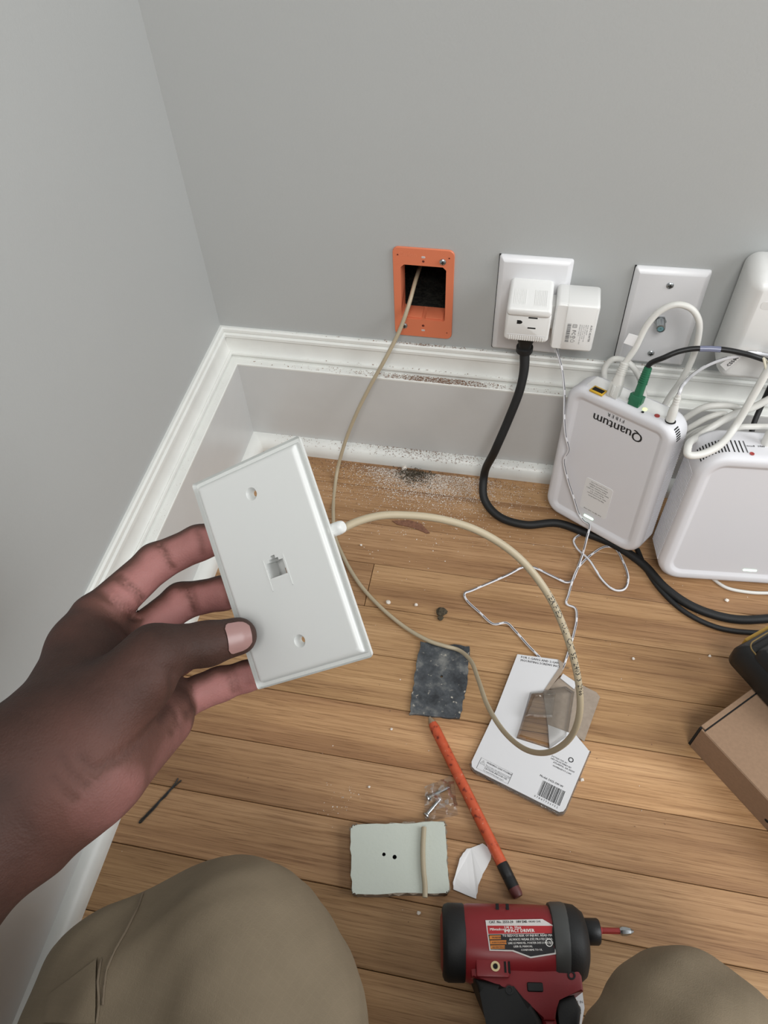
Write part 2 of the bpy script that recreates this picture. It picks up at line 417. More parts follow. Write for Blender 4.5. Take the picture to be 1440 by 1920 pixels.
def clear_material(name, alpha=0.22, tint=(0.97, 0.96, 0.94, 1), rough=0.08, gain=1.4):
    m = bpy.data.materials.new(name); m.use_nodes = True; nt = m.node_tree; N = nt.nodes; L = nt.links
    out = N['Material Output']; N.remove(N['Principled BSDF'])
    tr = N.new('ShaderNodeBsdfTransparent'); tr.inputs[0].default_value = tint
    gl = N.new('ShaderNodeBsdfGlossy'); gl.inputs['Roughness'].default_value = rough
    fr = N.new('ShaderNodeFresnel'); fr.inputs['IOR'].default_value = 1.5
    mp = N.new('ShaderNodeMath'); mp.operation = 'MULTIPLY_ADD'; mp.inputs[1].default_value = gain; mp.inputs[2].default_value = alpha * 0.3; L.new(fr.outputs[0], mp.inputs[0])
    n = N.new('ShaderNodeTexNoise'); n.inputs['Scale'].default_value = 120; g = N.new('ShaderNodeNewGeometry'); L.new(g.outputs['Position'], n.inputs['Vector'])
    bp = N.new('ShaderNodeBump'); bp.inputs['Strength'].default_value = 0.4; bp.inputs['Distance'].default_value = 0.002; L.new(n.outputs['Fac'], bp.inputs['Height'])
    L.new(bp.outputs['Normal'], gl.inputs['Normal'])
    mx = N.new('ShaderNodeMixShader'); L.new(mp.outputs[0], mx.inputs[0]); L.new(tr.outputs[0], mx.inputs[1]); L.new(gl.outputs[0], mx.inputs[2]); L.new(mx.outputs[0], out.inputs['Surface'])
    return m
M['clear'] = clear_material('clear_blister_plastic')
M['bagfilm'] = clear_material('clear_bag_film', 0.06, (0.985, 0.985, 0.985, 1), 0.25, 0.55)

def dash_material(name, col, dark, period, duty, ang):
    m = mat(name, col, 0.42); nt = m.node_tree; N = nt.nodes; L = nt.links; b = N['Principled BSDF']
    a = N.new('ShaderNodeAttribute'); a.attribute_name = 'len'; a2 = N.new('ShaderNodeAttribute'); a2.attribute_name = 'ang'
    md = N.new('ShaderNodeMath'); md.operation = 'MODULO'; md.inputs[1].default_value = period; L.new(a.outputs['Fac'], md.inputs[0])
    lt = N.new('ShaderNodeMath'); lt.operation = 'LESS_THAN'; lt.inputs[1].default_value = period * duty; L.new(md.outputs[0], lt.inputs[0])
    c1 = N.new('ShaderNodeMath'); c1.operation = 'COMPARE'; c1.inputs[1].default_value = ang; c1.inputs[2].default_value = 0.38; L.new(a2.outputs['Fac'], c1.inputs[0])
    mu = N.new('ShaderNodeMath'); mu.operation = 'MULTIPLY'; L.new(lt.outputs[0], mu.inputs[0]); L.new(c1.outputs[0], mu.inputs[1])
    mx = N.new('ShaderNodeMix'); mx.data_type = 'RGBA'; mx.inputs['A'].default_value = col; mx.inputs['B'].default_value = dark
    L.new(mu.outputs[0], mx.inputs['Factor']); L.new(mx.outputs['Result'], b.inputs['Base Color'])
    return m
M['thincord'] = dash_material('white_cord_with_dashes', lin(222, 222, 226), lin(70, 70, 76), 0.026, 0.8, 1.6)

def skin_material():
    m = bpy.data.materials.new('skin'); m.use_nodes = True; nt = m.node_tree; N = nt.nodes; L = nt.links; b = N['Principled BSDF']
    a = N.new('ShaderNodeAttribute'); a.attribute_name = 'tone'; g = N.new('ShaderNodeNewGeometry')
    n = N.new('ShaderNodeTexNoise'); n.inputs['Scale'].default_value = 55; n.inputs['Detail'].default_value = 5; L.new(g.outputs['Position'], n.inputs['Vector'])
    ad = N.new('ShaderNodeMath'); ad.operation = 'MULTIPLY_ADD'; ad.inputs[1].default_value = 0.24; L.new(n.outputs['Fac'], ad.inputs[0])
    sb = N.new('ShaderNodeMath'); sb.operation = 'SUBTRACT'; sb.inputs[1].default_value = 0.12; L.new(a.outputs['Fac'], sb.inputs[0]); L.new(sb.outputs[0], ad.inputs[2])
    r = N.new('ShaderNodeValToRGB'); e = r.color_ramp.elements; e[0].position = 0; e[0].color = lin(56, 39, 33); e[1].position = 1; e[1].color = lin(170, 117, 113)
    q = e.new(0.5); q.color = lin(98, 66, 58)
    L.new(ad.outputs[0], r.inputs['Fac']); L.new(r.outputs['Color'], b.inputs['Base Color'])
    b.inputs['Roughness'].default_value = 0.6; b.inputs['Specular IOR Level'].default_value = 0.25
    b.inputs['Subsurface Weight'].default_value = 0.08; b.inputs['Subsurface Scale'].default_value = 0.004; b.inputs['Subsurface Radius'].default_value = (1, .35, .2)
    v = N.new('ShaderNodeTexVoronoi'); v.inputs['Scale'].default_value = 900; L.new(g.outputs['Position'], v.inputs['Vector'])
    n2 = N.new('ShaderNodeTexNoise'); n2.inputs['Scale'].default_value = 230; n2.inputs['Detail'].default_value = 4; L.new(g.outputs['Position'], n2.inputs['Vector'])
    ad2 = N.new('ShaderNodeMath'); ad2.operation = 'MULTIPLY_ADD'; ad2.inputs[1].default_value = 0.35; L.new(v.outputs['Distance'], ad2.inputs[0]); L.new(n2.outputs['Fac'], ad2.inputs[2])
    bp = N.new('ShaderNodeBump'); bp.inputs['Strength'].default_value = 0.35; bp.inputs['Distance'].default_value = 0.0012; L.new(ad2.outputs[0], bp.inputs['Height']); L.new(bp.outputs['Normal'], b.inputs['Normal'])
    return m
M['skin'] = skin_material()

def cloth_material(name, col, grid=0.0045):
    m = bpy.data.materials.new(name); m.use_nodes = True; nt = m.node_tree; N = nt.nodes; L = nt.links; b = N['Principled BSDF']
    g = N.new('ShaderNodeNewGeometry'); b.inputs['Roughness'].default_value = 0.9; b.inputs['Specular IOR Level'].default_value = 0.2
    n = N.new('ShaderNodeTexNoise'); n.inputs['Scale'].default_value = 28; n.inputs['Detail'].default_value = 6; L.new(g.outputs['Position'], n.inputs['Vector'])
    r = N.new('ShaderNodeValToRGB'); e = r.color_ramp.elements; e[0].position = .3; e[0].color = tuple(c * .86 for c in col[:3]) + (1,); e[1].position = .7; e[1].color = col
    L.new(n.outputs['Fac'], r.inputs['Fac'])
    # ripstop grid
    sep = N.new('ShaderNodeSeparateXYZ'); mp = N.new('ShaderNodeMapping'); mp.inputs['Rotation'].default_value = (0.5, 0.2, 0.25); L.new(g.outputs['Position'], mp.inputs['Vector']); L.new(mp.outputs['Vector'], sep.inputs['Vector'])
    outs = []
    for k in ('X', 'Y'):
        md = N.new('ShaderNodeMath'); md.operation = 'PINGPONG'; md.inputs[1].default_value = grid / 2; L.new(sep.outputs[k], md.inputs[0])
        lt = N.new('ShaderNodeMath'); lt.operation = 'LESS_THAN'; lt.inputs[1].default_value = 0.0003; L.new(md.outputs[0], lt.inputs[0]); outs.append(lt)
    mxm = N.new('ShaderNodeMath'); mxm.operation = 'MAXIMUM'; L.new(outs[0].outputs[0], mxm.inputs[0]); L.new(outs[1].outputs[0], mxm.inputs[1])
    mx = N.new('ShaderNodeMix'); mx.data_type = 'RGBA'; mx.blend_type = 'MULTIPLY'; mx.inputs['B'].default_value = (1.03, 1.03, 1.03, 1); L.new(mxm.outputs[0], mx.inputs['Factor']); L.new(r.outputs['Color'], mx.inputs['A'])
    L.new(mx.outputs['Result'], b.inputs['Base Color'])
    wv = N.new('ShaderNodeTexNoise'); wv.inputs['Scale'].default_value = 1400; L.new(g.outputs['Position'], wv.inputs['Vector'])
    bp = N.new('ShaderNodeBump'); bp.inputs['Strength'].default_value = 0.4; bp.inputs['Distance'].default_value = 0.0006; L.new(wv.outputs['Fac'], bp.inputs['Height']); L.new(bp.outputs['Normal'], b.inputs['Normal'])
    return m
M['khaki'] = cloth_material('khaki_ripstop', lin(128, 115, 96))
M['shirt'] = cloth_material('dark_shirt', lin(70, 72, 78))

# ================================================================== STRUCTURE
def struct(o): o['kind'] = 'structure'; return o
# floor base + oak strips
bm = bmesh.new(); box(bm, -0.02, 2.2, -1.9, 0.02, -0.06, -0.0125)
floor = struct(from_bm('floor', bm, M['dark']))
PW = 0.05715; S0 = -0.1274
def plank(x0, x1, y0, y1):
    bm = bmesh.new(); g = 0.00032; box(bm, x0 + g, x1 - g, y0 + g, y1 - g, -0.012, 0.0 + random.uniform(-.00012, .00012))
    top = [e for e in bm.edges if all(v.co.z > -0.005 for v in e.verts)]
    bmesh.ops.bevel(bm, geom=top, offset=0.0006, segments=1, affect='EDGES')
    return from_bm('plank', bm, M['oak'], floor, smooth=False)
row = 0
for k in range(-3, 31):
    yt = S0 - PW * k; yb = yt - PW
    if yt > 0.05: continue
    yt2 = min(yt, 0.0)
    if k == 1: js = [0.211, 1.35]
    else: js = [random.Random(k * 7 + 3).uniform(0.78, 1.1), random.Random(k * 5).uniform(1.5, 1.9)]
    if k in (9, 13, 17, 22): js = [0.3] + js
    xs = [0.0] + js + [2.2]
    for a, b_ in zip(xs[:-1], xs[1:]): plank(a, b_, yb, yt2)

# baseboards: profile (protrusion, z) swept with a mitred corner
CAP = [(0.0, .1742), (.0030, .1745), (.0046, .1728), (.0050, .1695), (.0044, .1683), (.0054, .1680), (.0066, .1665), (.0068, .1632), (.0050, .1612),
       (.0050, .1570), (.0054, .1522), (.0064, .1478), (.0078, .1448), (.0086, .1437), (.0096, .1441), (.0108, .1436), (.0114, .1417), (.0108, .1394), (.0098, .1382),
       (.0098, .1354), (.0186, .1350), (.0193, .1344), (.0193, .1325), (0.0, .1325)]
BOARD = [(0.0, .1325), (.0190, .1325), (.0190, .0), (0.0, 0.0)]
SHOE = [(.0190, .0205)] + [(.0190 + .0140 * math.sin(math.radians(a)), .0055 + .0150 * math.cos(math.radians(a))) for a in range(0, 91, 15)] + [(.0330, 0.0), (.019, 0.0)]
def sweep(prof, side):
    bm = bmesh.new()
    if side == 'back': loops = [[(p, -p, z) for p, z in prof], [(2.2, -p, z) for p, z in prof]]
    else: loops = [[(p, -p, z) for p, z in prof], [(p, -1.9, z) for p, z in prof]]
    loft(bm, loops); return bm
for side in ('back', 'left'):
    root = struct(from_bm('baseboard_' + side, sweep(BOARD, side), M['board'], angle=30))
    from_bm('cap_moulding', sweep(CAP, side), M['trim'], root, angle=30)
    from_bm('shoe_moulding', sweep(SHOE, side), M['trim'], root, angle=30)

# back wall with the cut-out hole behind the orange bracket
HX0, HX1, HZ0, HZ1 = 0.2145, 0.2635, 0.206, 0.2785
bm = bmesh.new()
poly_holes(bm, [(0, 0), (2.2, 0), (2.2, 2.4), (0, 2.4)], [[(HX0, HZ0), (HX1, HZ0), (HX1, HZ1), (HX0, HZ1)]], 0)
vs = [v for v in bm.verts if HX0 - .001 <= v.co.x <= HX1 + .001 and HZ0 - .001 <= v.co.y <= HZ1 + .001]
for v in bm.verts: v.co = Vector((v.co.x, 0.0, v.co.y))
bm.normal_update()
wall_back = struct(from_bm('wall_back', bm, M['wall'], smooth=False))
bm = bmesh.new()
loft(bm, [[(x, y, z) for x, z in ((HX0 - d, HZ0 - d), (HX1 + d, HZ0 - d), (HX1 + d, HZ1 + d), (HX0 - d, HZ1 + d))] for y, d in ((0.0005, 0), (0.012, 0), (0.012, .03), (0.085, .03))], cap0=False)
M['insul'] = mat('dark_cavity_filling', lin(44, 42, 36), 0.95, bump=(160, 1.0, 0.01), var=(140, 0.6))
from_bm('wall_cavity', bm, M['insul'], wall_back, smooth=False)
bm = bmesh.new()
for q in ((0, 0, 0), (0, -1.9, 0), (0, -1.9, 2.4), (0, 0, 2.4)): bm.verts.new(q)
bm.faces.new(bm.verts[:]) if False else bm.faces.new(list(bm.verts))
wall_left = struct(from_bm('wall_left', bm, M['wall'], smooth=False))

# ================================================================== ORANGE BRACKET
def bracket():
    cx, cz = 0.2392, 0.2402; w, h = 0.0622, 0.1085
    mw = Matrix(((1, 0, 0, cx), (0, 0, -1, 0.0), (0, 1, 0, cz), (0, 0, 0, 1)))   # local x right, y up, z out of the wall
    root = empty('wiring_bracket', mw, 'orange plastic wiring bracket framing the open hole in the wall', 'bracket')
    bm = bmesh.new()
    ow, oh, c = 0.0470, 0.0640, 0.0035
    ht = .0353; hole = [(-ow/2, ht - c), (-ow/2, -oh/2 + .002), (-ow/2 + .002, -oh/2), (ow/2 - .002, -oh/2), (ow/2, -oh/2 + .002), (ow/2, ht - c), (ow/2 - c, ht), (-ow/2 + c, ht)]
    loops = poly_holes(bm, rrect(w, h, 0.006, 4), [hole], 0.0022)
    o_ = skirt(bm, loops[0], [lambda c_, i: Vector((c_.x * 1.012, c_.y * 1.008, 0.0014)), lambda c_, i: Vector((c_.x, c_.y, 0.0002))])
    skirt(bm, loops[1], [lambda c_, i: Vector((c_.x, c_.y, -0.022))])
    # outer side of the sleeve, so it has thickness
    fr = from_bm('frame', bm, M['orange'], root, angle=30)
    items = [('text', 'Carlon', -.0255, .0452, .0068)]
    print_obj('embossed_lettering', items, mat('orange_plastic_lit', lin(222, 134, 100), 0.4), root, (0, 0, 0.00235))  # same plastic as the frame, lightened for the light on raised letters
    hm = mat('dark_red_hole', lin(96, 34, 24), 0.8)
    for x, y, r in ((-.0262, .0462, .0010), (.0262, .0462, .0010), (-.0262, -.0462, .0008), (.0262, -.0462, .0008), (0, .0405, .0015), (0, -.0392, .0017)):
        bm = bmesh.new(); lathe(bm, [(r, 0.00221), (r * 1.25, 0.00236), (r * .9, .00236), (r * .8, .00215)], 14, o=(x, y, 0)); from_bm('hole_rim', bm, M['orange'], root)
        bm = bmesh.new(); lathe(bm, [(r * .9, .0021), (r * .88, .00232)], 14, o=(x, y, 0)); from_bm('screw_hole', bm, hm, root)
    for y in (.0452, -.0455):
        bm = bmesh.new(); rr_loft(bm, .0042, .0026, .001, [(0, .0021), (.0003, .00235)], 3, 0, y); from_bm('slot', bm, mat('wall_seen_through_slot', lin(196, 186, 182), 0.7), root)
    # clamp tabs at the lower inner lip
    for x0, x1 in ((-.021, -.002), (.002, .021)): box_obj('inner_lip', (x0, x1, -oh/2 + .0002, -oh/2 + .0016, -.020, -.0005), M['orange'], root, .0003)
    for x, y in ((.0199, .0418), (-.0205, -.0410)):
        bm = bmesh.new(); lathe(bm, [(.0005, .0048), (.0022, .0043), (.0032, .0034), (.0034, .0022)], 18, o=(x, y, 0)); s = from_bm('screw', bm, M['steel'], root)
        bm = bmesh.new(); box(bm, x - .0019, x + .0019, y - .0004, y + .0004, .0042, .0050); box(bm, x - .0004, x + .0004, y - .0019, y + .0019, .0042, .0050); from_bm('screw_slot', bm, M['black'], s)
    return root
bracket()

# ================================================================== COVER PLATES ON THE WALL
def wall_frame(x, z, y=0.0): return Matrix(((1, 0, 0, x), (0, 0, -1, y), (0, 1, 0, z), (0, 0, 0, 1)))
def cover_plate(name, cx, cz, w, h, label, roll=0.0):
    mw = wall_frame(cx, cz, -0.0002) @ Matrix.Rotation(roll, 4, 'Z')
    root = empty(name, mw, label, 'wall plate')
    bm = bmesh.new(); rr_loft(bm, w, h, .0025, [(.0, 0), (0, .0016), (.0006, .0028), (.0042, .0058), (.0052, .0062)], 3); from_bm('plate', bm, M['plate'], root, angle=25)
    box_obj('shadow_gap', (-w/2 - .0006, -w/2 + .001, -h/2, h/2, 0, .0007), M['dark'], root); box_obj('shadow_gap', (-w/2, w*.3, -h/2 - .0006, -h/2 + .001, 0, .0007), M['dark'], root)  # dark strips: the gap at the plate edge, its shade put into colour
    return root
outlet = cover_plate('outlet_plate', 0.3510, 0.2375, 0.0715, 0.1150, 'white outlet cover plate behind the cube tap and white adapter')
# outlet face behind tap
bm = bmesh.new(); rr_loft(bm, .034, .067, .004, [(0, .0060), (.0004, .0076)], 3); from_bm('receptacle_face', bm, M['white'], outlet)
coax = cover_plate('coax_plate', 0.4805, 0.2363, 0.0700, 0.1150, 'white coax cover plate with a metal threaded jack, behind the looped white cable', 0.012)
for y in (.0415, -.0415):
    bm = bmesh.new(); lathe(bm, [(.0035, .0060), (.0034, .0070), (.0024, .0080), (.0004, .0084)], 18, o=(0, y, 0)); s = from_bm('screw', bm, M['steel'], coax)
    bm = bmesh.new(); box(bm, -.0020, .0020, y - .0004, y + .0004, .0078, .0087); box(bm, -.0004, .0004, y - .0020, y + .0020, .0078, .0087); from_bm('screw_slot', bm, M['black'], s)
bm = bmesh.new(); lathe(bm, [(.0062, .0058), (.0062, .0078), (.0050, .0078)], 6); jack = from_bm('hex_nut', bm, M['steel'], coax, angle=20)
bm = bmesh.new()
pr = [(.0046, .0070)]
for i in range(9): z = .0085 + i * .0012; pr += [(.0046, z), (.0042, z + .0006)]
lathe(bm, pr + [(.0044, .0195), (.0034, .0197), (.0034, .0180)], 20); from_bm('threaded_jack', bm, M['steel'], coax, angle=50)
bm = bmesh.new(); lathe(bm, [(.0033, .0178), (.0031, .0194), (.0006, .0194), (.0006, .0185)], 16); from_bm('jack_core', bm, mat('teal_dielectric', lin(104, 140, 146), 0.5), coax)

# caulk gap line along the outlet plate: darkened as a shadow line
# ================================================================== CUBE TAP
def cube_tap():
    mw = wall_frame(0.3500, 0.2475, 0.0)
    root = empty('cube_tap', mw, 'white cube tap with ribbed top plugged into the outlet plate', 'adapter')
    w = .0430
    bm = bmesh.new(); rr_loft(bm, w + .0008, .0345, .0045, [(.0015, .0064), (0, .008), (0, .0462), (.0008, .0478), (.0025, .0486)], 4, 0, -.0015)
    from_bm('lower_body', bm, M['white'], root, angle=40)
    bm = bmesh.new(); loft(bm, [[(x * f, y0 + (.0035 if y > .0172 else 0), z) for x, y in rrect(w, .0095, .0040, 4, 0, .0172) for y0 in (y,)] for f, z in ((.96, .0064), (1, .008), (1, .0100))] + [[(x, y + (.0035 * (1 - (z - .01) / .038) if y > .0172 else 0), z) for x, y in rrect(w - 2 * i_, .0095 - 2 * i_, .0040 - i_, 4, 0, .0172)] for i_, z in ((0, .0480), (.0008, .0498), (.0022, .0505))])
    from_bm('upper_body', bm, M['white'], root, angle=40)
    for x in list(np.linspace(-.0155, -.0045, 8)) + list(np.linspace(.0045, .0155, 8)):
        bm = bmesh.new(); loft(bm, [[(x - .0004, y, z), (x + .0004, y, z), (x + .0004, y + .0012, z), (x - .0004, y + .0012, z)] for y, z in ((.0234, .0225), (.0214, .0440), (.0206, .0470))]); from_bm('rib', bm, M['white'], root, smooth=False)
    for x in np.linspace(-.0165, .0165, 16): box_obj('rib', (x - .0004, x + .0004, -.0172, -.0118, .0482, .0490), M['white'], root, .0002, 1)
    box_obj('step_line', (-.0190, .0190, -.0108, -.0102, .0482, .04875), M['plate'], root)
    def q(u, v): return to_local(mw, wl(u, v, -.0487))
    g = q(975, 604); gx, gy = g[0], g[1]
    bm = bmesh.new(); prism(bm, [(gx - .0030, gy - .0022), (gx - .0030, gy + .0022), (gx + .0002, gy + .0022), (gx + .0018, gy + .0013), (gx + .0024, gy), (gx + .0018, gy - .0013), (gx + .0002, gy - .0022)], .0480, .04872); from_bm('ground_slot', bm, M['dark'], root, smooth=False)
    for (u, v, hw) in ((999.5, 596.5, .0044), (996.5, 615.5, .0039)):
        g = q(u, v); box_obj('blade_slot', (g[0] - hw, g[0] + hw, g[1] - .0008, g[1] + .0008, .0480, .04870), M['dark'], root)
    return root
cube_tap()

# ================================================================== POWER ADAPTER beside the cube tap
def small_adapter():
    mw = wall_frame(0.3960, 0.2445, 0.0)
    root = empty('power_adapter', mw, 'white rounded power adapter with printed ratings, right of the cube tap', 'adapter')
    bm = bmesh.new(); rr_loft(bm, .0330, .0560, .0035, [(.002, .0075), (0, .0105), (0, .0385), (.0008, .0408), (.0028, .0420)], 5, .0040, 0); from_bm('body', bm, M['white'], root, angle=40)
    bm = bmesh.new(); rr_loft(bm, .0160, .0556, .0040, [(.002, .0072), (0, .0105), (0, .0380), (.0006, .0402), (.0020, .0415)], 5, -.0132, 0); from_bm('end_cap', bm, M['white'], root, angle=40)
    box_obj('plug_block', (-.0275, -.0180, -.0130, .0160, .0095, .0300), M['white'], root, .0025)
    # ratings print, reading downwards
    it = [('text', 'AC/DC ADAPTER', 0, 0, .0026, 0, 'LEFT', 1)]
    for i, s in enumerate(('MODEL: 2ABL030F', 'INPUT: 100-240V~ 50/60Hz 0.8A', 'OUTPUT: 12V 2.5A  30.0W', 'CAUTION: FOR INDOOR USE ONLY', 'EFFICIENCY LEVEL VI')): it.append(('text', s, 0, -.0030 - i * .0019, .0015))
    it += [('text', 'FC', .0072, -.0165, .0052, 0, 'LEFT', 1), ('ring', rrect(.0042, .0042, .0006, 2, .0024, -.0150), .0005), ('ring', rrect(.0022, .0022, .0004, 2, .0024, -.0150), .0004),
           ('ring', circle(.0017, 8, .0160, -.0142), .0004), ('ring', circle(.0009, 6, .0160, -.0142), .0003), ('ring', [(.019, -.0166), (.0222, -.0166), (.0222, -.0142), (.0206, -.0124), (.019, -.0142)], .0004),
           ('text', 'LPS', .0145, -.0178, .0020, 0, 'LEFT', 1), ('bars', 0, -.0222, .0230, -.0186, 30, True)]
    print_obj('printed_ratings', it, M['greyprint'], root, (.0148, .0060, .04215), rot=Matrix.Rotation(-math.pi / 2, 4, 'Z'))
    for i in range(4):
        bm = bmesh.new(); lathe(bm, [(.0040 - i * .0003, -.0285 - i * .0022), (.0040 - i * .0003, -.0300 - i * .0022)], 14, 'Y', (-.0145, 0, .0230)); from_bm('strain_rib', bm, M['cable_white'], root)
    bm = bmesh.new(); lathe(bm, [(.0028, -.0275), (.0024, -.0385)], 12, 'Y', (-.0145, 0, .0230)); from_bm('strain_relief', bm, M['cable_white'], root)
    return root, mw
sa, sa_mw = small_adapter()

# ================================================================== LARGE ADAPTER at the right edge
def big_adapter():
    mw = wall_frame(0.5760, 0.2610, 0.0)
    root = empty('large_power_adapter', mw, 'large white power brick on the wall at the right edge of the photo', 'adapter')
    bm = bmesh.new(); rr_loft(bm, .0740, .1170, .0120, [(.002, .0020), (0, .0050), (0, .0350), (.002, .0430), (.0070, .0490), (.0110, .0505)], 6); from_bm('body', bm, M['white'], root, angle=50)
    bm = bmesh.new(); lathe(bm, [(.0034, .0500), (.0030, .0508), (.0022, .0508), (.0018, .0495)], 16, o=(.0110, -.0330, 0)); from_bm('cord_hole', bm, M['greyprint'], root)
    bm = bmesh.new(); rr_loft(bm, .060, .010, .004, [(0, .0495), (.001, .0507)], 4, .006, .0335); from_bm('embossed_band', bm, M['white'], root)
    return root
big_adapter()

# ================================================================== ROUTERS
def router_body(root, w, h, t, r, m):
    bm = bmesh.new()
    rr_loft(bm, w, h, r, [(.0060, -t), (.0015, -t + .0015), (0, -t + .006), (0, -.0075), (.0010, -.0035), (.0035, -.0010), (.0060, -.0001), (.0100, -.0002), (.0120, -.0010), (.0145, -.0026), (.0160, -.0030)], 9, 0, h / 2)
    o = from_bm('body', bm, m, root, angle=60); wn = o.modifiers.new('weighted', 'WEIGHTED_NORMAL'); wn.weight = 100
    return o
def side_ribs(root, w, h, t, sx, y0, y1, n):
    bm = bmesh.new(); x = sx * w / 2
    for i in range(n):
        y = y0 + (y1 - y0) * i / (n - 1); box(bm, x - .0004, x + .0004, y - .00035, y + .00035, -t + .006, -.008)
    o = from_bm('side_ribs', bm, M['router'], root, smooth=False); o['kind'] = 'stuff'; return o
def corner_slots(root, w, h, t, r, sx, n, a0, a1, z0, z1, wd=.0007, m=None):
    cx, cy = sx * (w / 2 - r), h - r
    for i in range(n):
        a = math.radians(a0 + (a1 - a0) * i / (n - 1)); d = np.array([sx * math.cos(a), math.sin(a)]); tg = np.array([-d[1], d[0]])
        c0 = np.array([cx, cy]) + d * r
        bm = bmesh.new(); pts = []
        for s, e in ((-1, -.0006), (1, -.0006), (1, .00015), (-1, .00015)):
            p = c0 + tg * wd * s + d * e; pts.append((p[0], p[1]))
        prism(bm, pts, z0, z1); from_bm('vent_slot', bm, m or M['dark'], root, smooth=False)

# router one (in the middle), leaning in the corner of the cords
R1X = np.array([0.8461, -0.5282, 0.0715]); R1Y = np.array([0.0184, 0.163, 0.9865]); R1BL = CAM + (np.array([0.3966, -0.0720, 0.0015]) - CAM) * .987
R1w, R1h, R1t, R1r = .1232, .1760, .0350, .0200
mw1 = frame(R1BL + R1X / np.linalg.norm(R1X) * R1w / 2, R1X, R1Y)
r1 = empty('modem', mw1, 'upside-down white fiber modem leaning by the baseboard with green plug on top', 'modem')
router_body(r1, R1w, R1h, R1t, R1r, M['router'])
side_ribs(r1, R1w, R1h, R1t, 1, .020, R1h - .024, 46)
corner_slots(r1, R1w, R1h, R1t, R1r, 1, 6, 8, 44, -.0155, -.0075)
def r1l(u, v, z=0.0):
    o = np.array(mw1 @ Vector((0, 0, z))); n = np.array(mw1.to_3x3() @ Vector((0, 0, 1))); return to_local(mw1, onp(u, v, o, n))
def r1top(u, v, y=None):
    y = R1h if y is None else y
    o = np.array(mw1 @ Vector((0, y, 0))); n = np.array(mw1.to_3x3() @ Vector((0, 1, 0))); return to_local(mw1, onp(u, v, o, n))
# port panel along the top
bm = bmesh.new(); box(bm, -R1w / 2 + R1r - .003, R1w / 2 - R1r + .002, R1h - .0006, R1h + .0004, -R1t + .006, -.0090); from_bm('port_panel', bm, M['white'], r1)
p = r1top(1122, 733); box_obj('yellow_port', (p[0] - .0075, p[0] + .0075, R1h - .001, R1h + .0010, p[2] - .0055, p[2] + .0055), M['yellow'], r1, .0005)
box_obj('port_opening', (p[0] - .0060, p[0] + .0060, R1h - .001, R1h + .00115, p[2] - .0030, p[2] + .0035), M['dark'], r1)
p = r1top(1209, 768); bm = bmesh.new(); lathe(bm, [(.0022, R1h), (.0022, R1h + .0009), (.0012, R1h + .0013)], 14, 'Y', (p[0], 0, p[2])); from_bm('status_light', bm, M['gled'], r1)
p = r1top(1205, 773); bm = bmesh.new(); lathe(bm, [(.0014, R1h), (.0014, R1h + .0006)], 12, 'Y', (p[0], 0, p[2])); from_bm('reset_hole', bm, M['dark'], r1)
p = r1top(1232, 780); bm = bmesh.new(); lathe(bm, [(.0026, R1h), (.0026, R1h + .0008), (.0018, R1h + .0008), (.0018, R1h + .0012)], 16, 'Y', (p[0], 0, p[2])); from_bm('red_button', bm, M['red'], r1)
p = r1top(1257, 790); bm = bmesh.new(); lathe(bm, [(.0052, R1h), (.0052, R1h + .0007)], 16, 'Y', (p[0], 0, p[2])); from_bm('power_socket', bm, M['dark'], r1)
# lettering (upside down), label, light
p = r1l(1157, 803, -.0024)
print_obj('lettering', [('text', 'Quantum', 0, 0, .0150, 0, 'CENTER', 1), ('text', 'F I B E R', .004, -.0074, .0056, 0, 'CENTER', 1)], M['print'], r1, (p[0], p[1] + .005, -.0028), math.pi)
p = r1l(1117, 935, -.0024)
lb = None
bm = bmesh.new(); rr_loft(bm, .0340, .0440, .0030, [(0, -.0031), (.0002, -.0026)], 4, p[0], p[1]); lb = from_bm('label', bm, M['paper'], r1)
it = [('text', 'Scan QR for easy setup', .0, .0195, .0024, 0, 'CENTER', 1), ('text', 'http://q.com/activate', 0, -.0005, .0024, 0, 'CENTER', 1)]
for i, s in enumerate(('MAC: 98-13-10-D0-AA-DC', 'Model: C6510  V1.0', 'Admin GUI Address: 192.168.0.1', 'Admin Username: admin', 'Admin Password: 20aKJka5', 'Listen to open to Support Page')): it.append(('text', s, 0, -.0040 - i * .0030, .0021 if i < 5 else .0016, 0, 'CENTER', 1))
print_obj('label_print', it, M['print'], lb, (p[0], p[1], -.00255), math.pi)
p = r1l(1103, 970, -.0024); bm = bmesh.new(); rr_loft(bm, .0125, .0030, .00149, [(0, -.0032), (.0003, -.0024)], 4, p[0], p[1]); from_bm('light_bar', bm, M['led'], r1)

# router two (right), wider
roll = -.05; yaw, lean = 0.1204, 0.1214
ux = np.array([math.cos(yaw), math.sin(yaw), 0]); bk = np.array([-math.sin(yaw), math.cos(yaw), 0]); uy = math.cos(lean) * np.array([0, 0, 1]) + math.sin(lean) * bk
R2X = math.cos(roll) * ux + math.sin(roll) * uy; R2Y = math.cos(roll) * uy - math.sin(roll) * ux
R2w, R2h, R2t, R2r = .2000, .1780, .0450, .0280
R2BL = np.array([0.5215, -0.1617, 0.0105])
mw2 = frame(R2BL + R2X * R2w / 2, R2X, R2Y)
r2 = empty('router', mw2, 'wide white router standing at the right edge, with long vent slots', 'router')
router_body(r2, R2w, R2h, R2t, R2r, M['router'])
side_ribs(r2, R2w, R2h, R2t, -1, .024, R2h - .030, 44)
corner_slots(r2, R2w, R2h, R2t, R2r, -1, 10, 30, 86, -.0260, -.0085, .0006)
def r2top(u, v):
    o = np.array(mw2 @ Vector((0, R2h, 0))); n = np.array(mw2.to_3x3() @ Vector((0, 1, 0))); return to_local(mw2, onp(u, v, o, n))
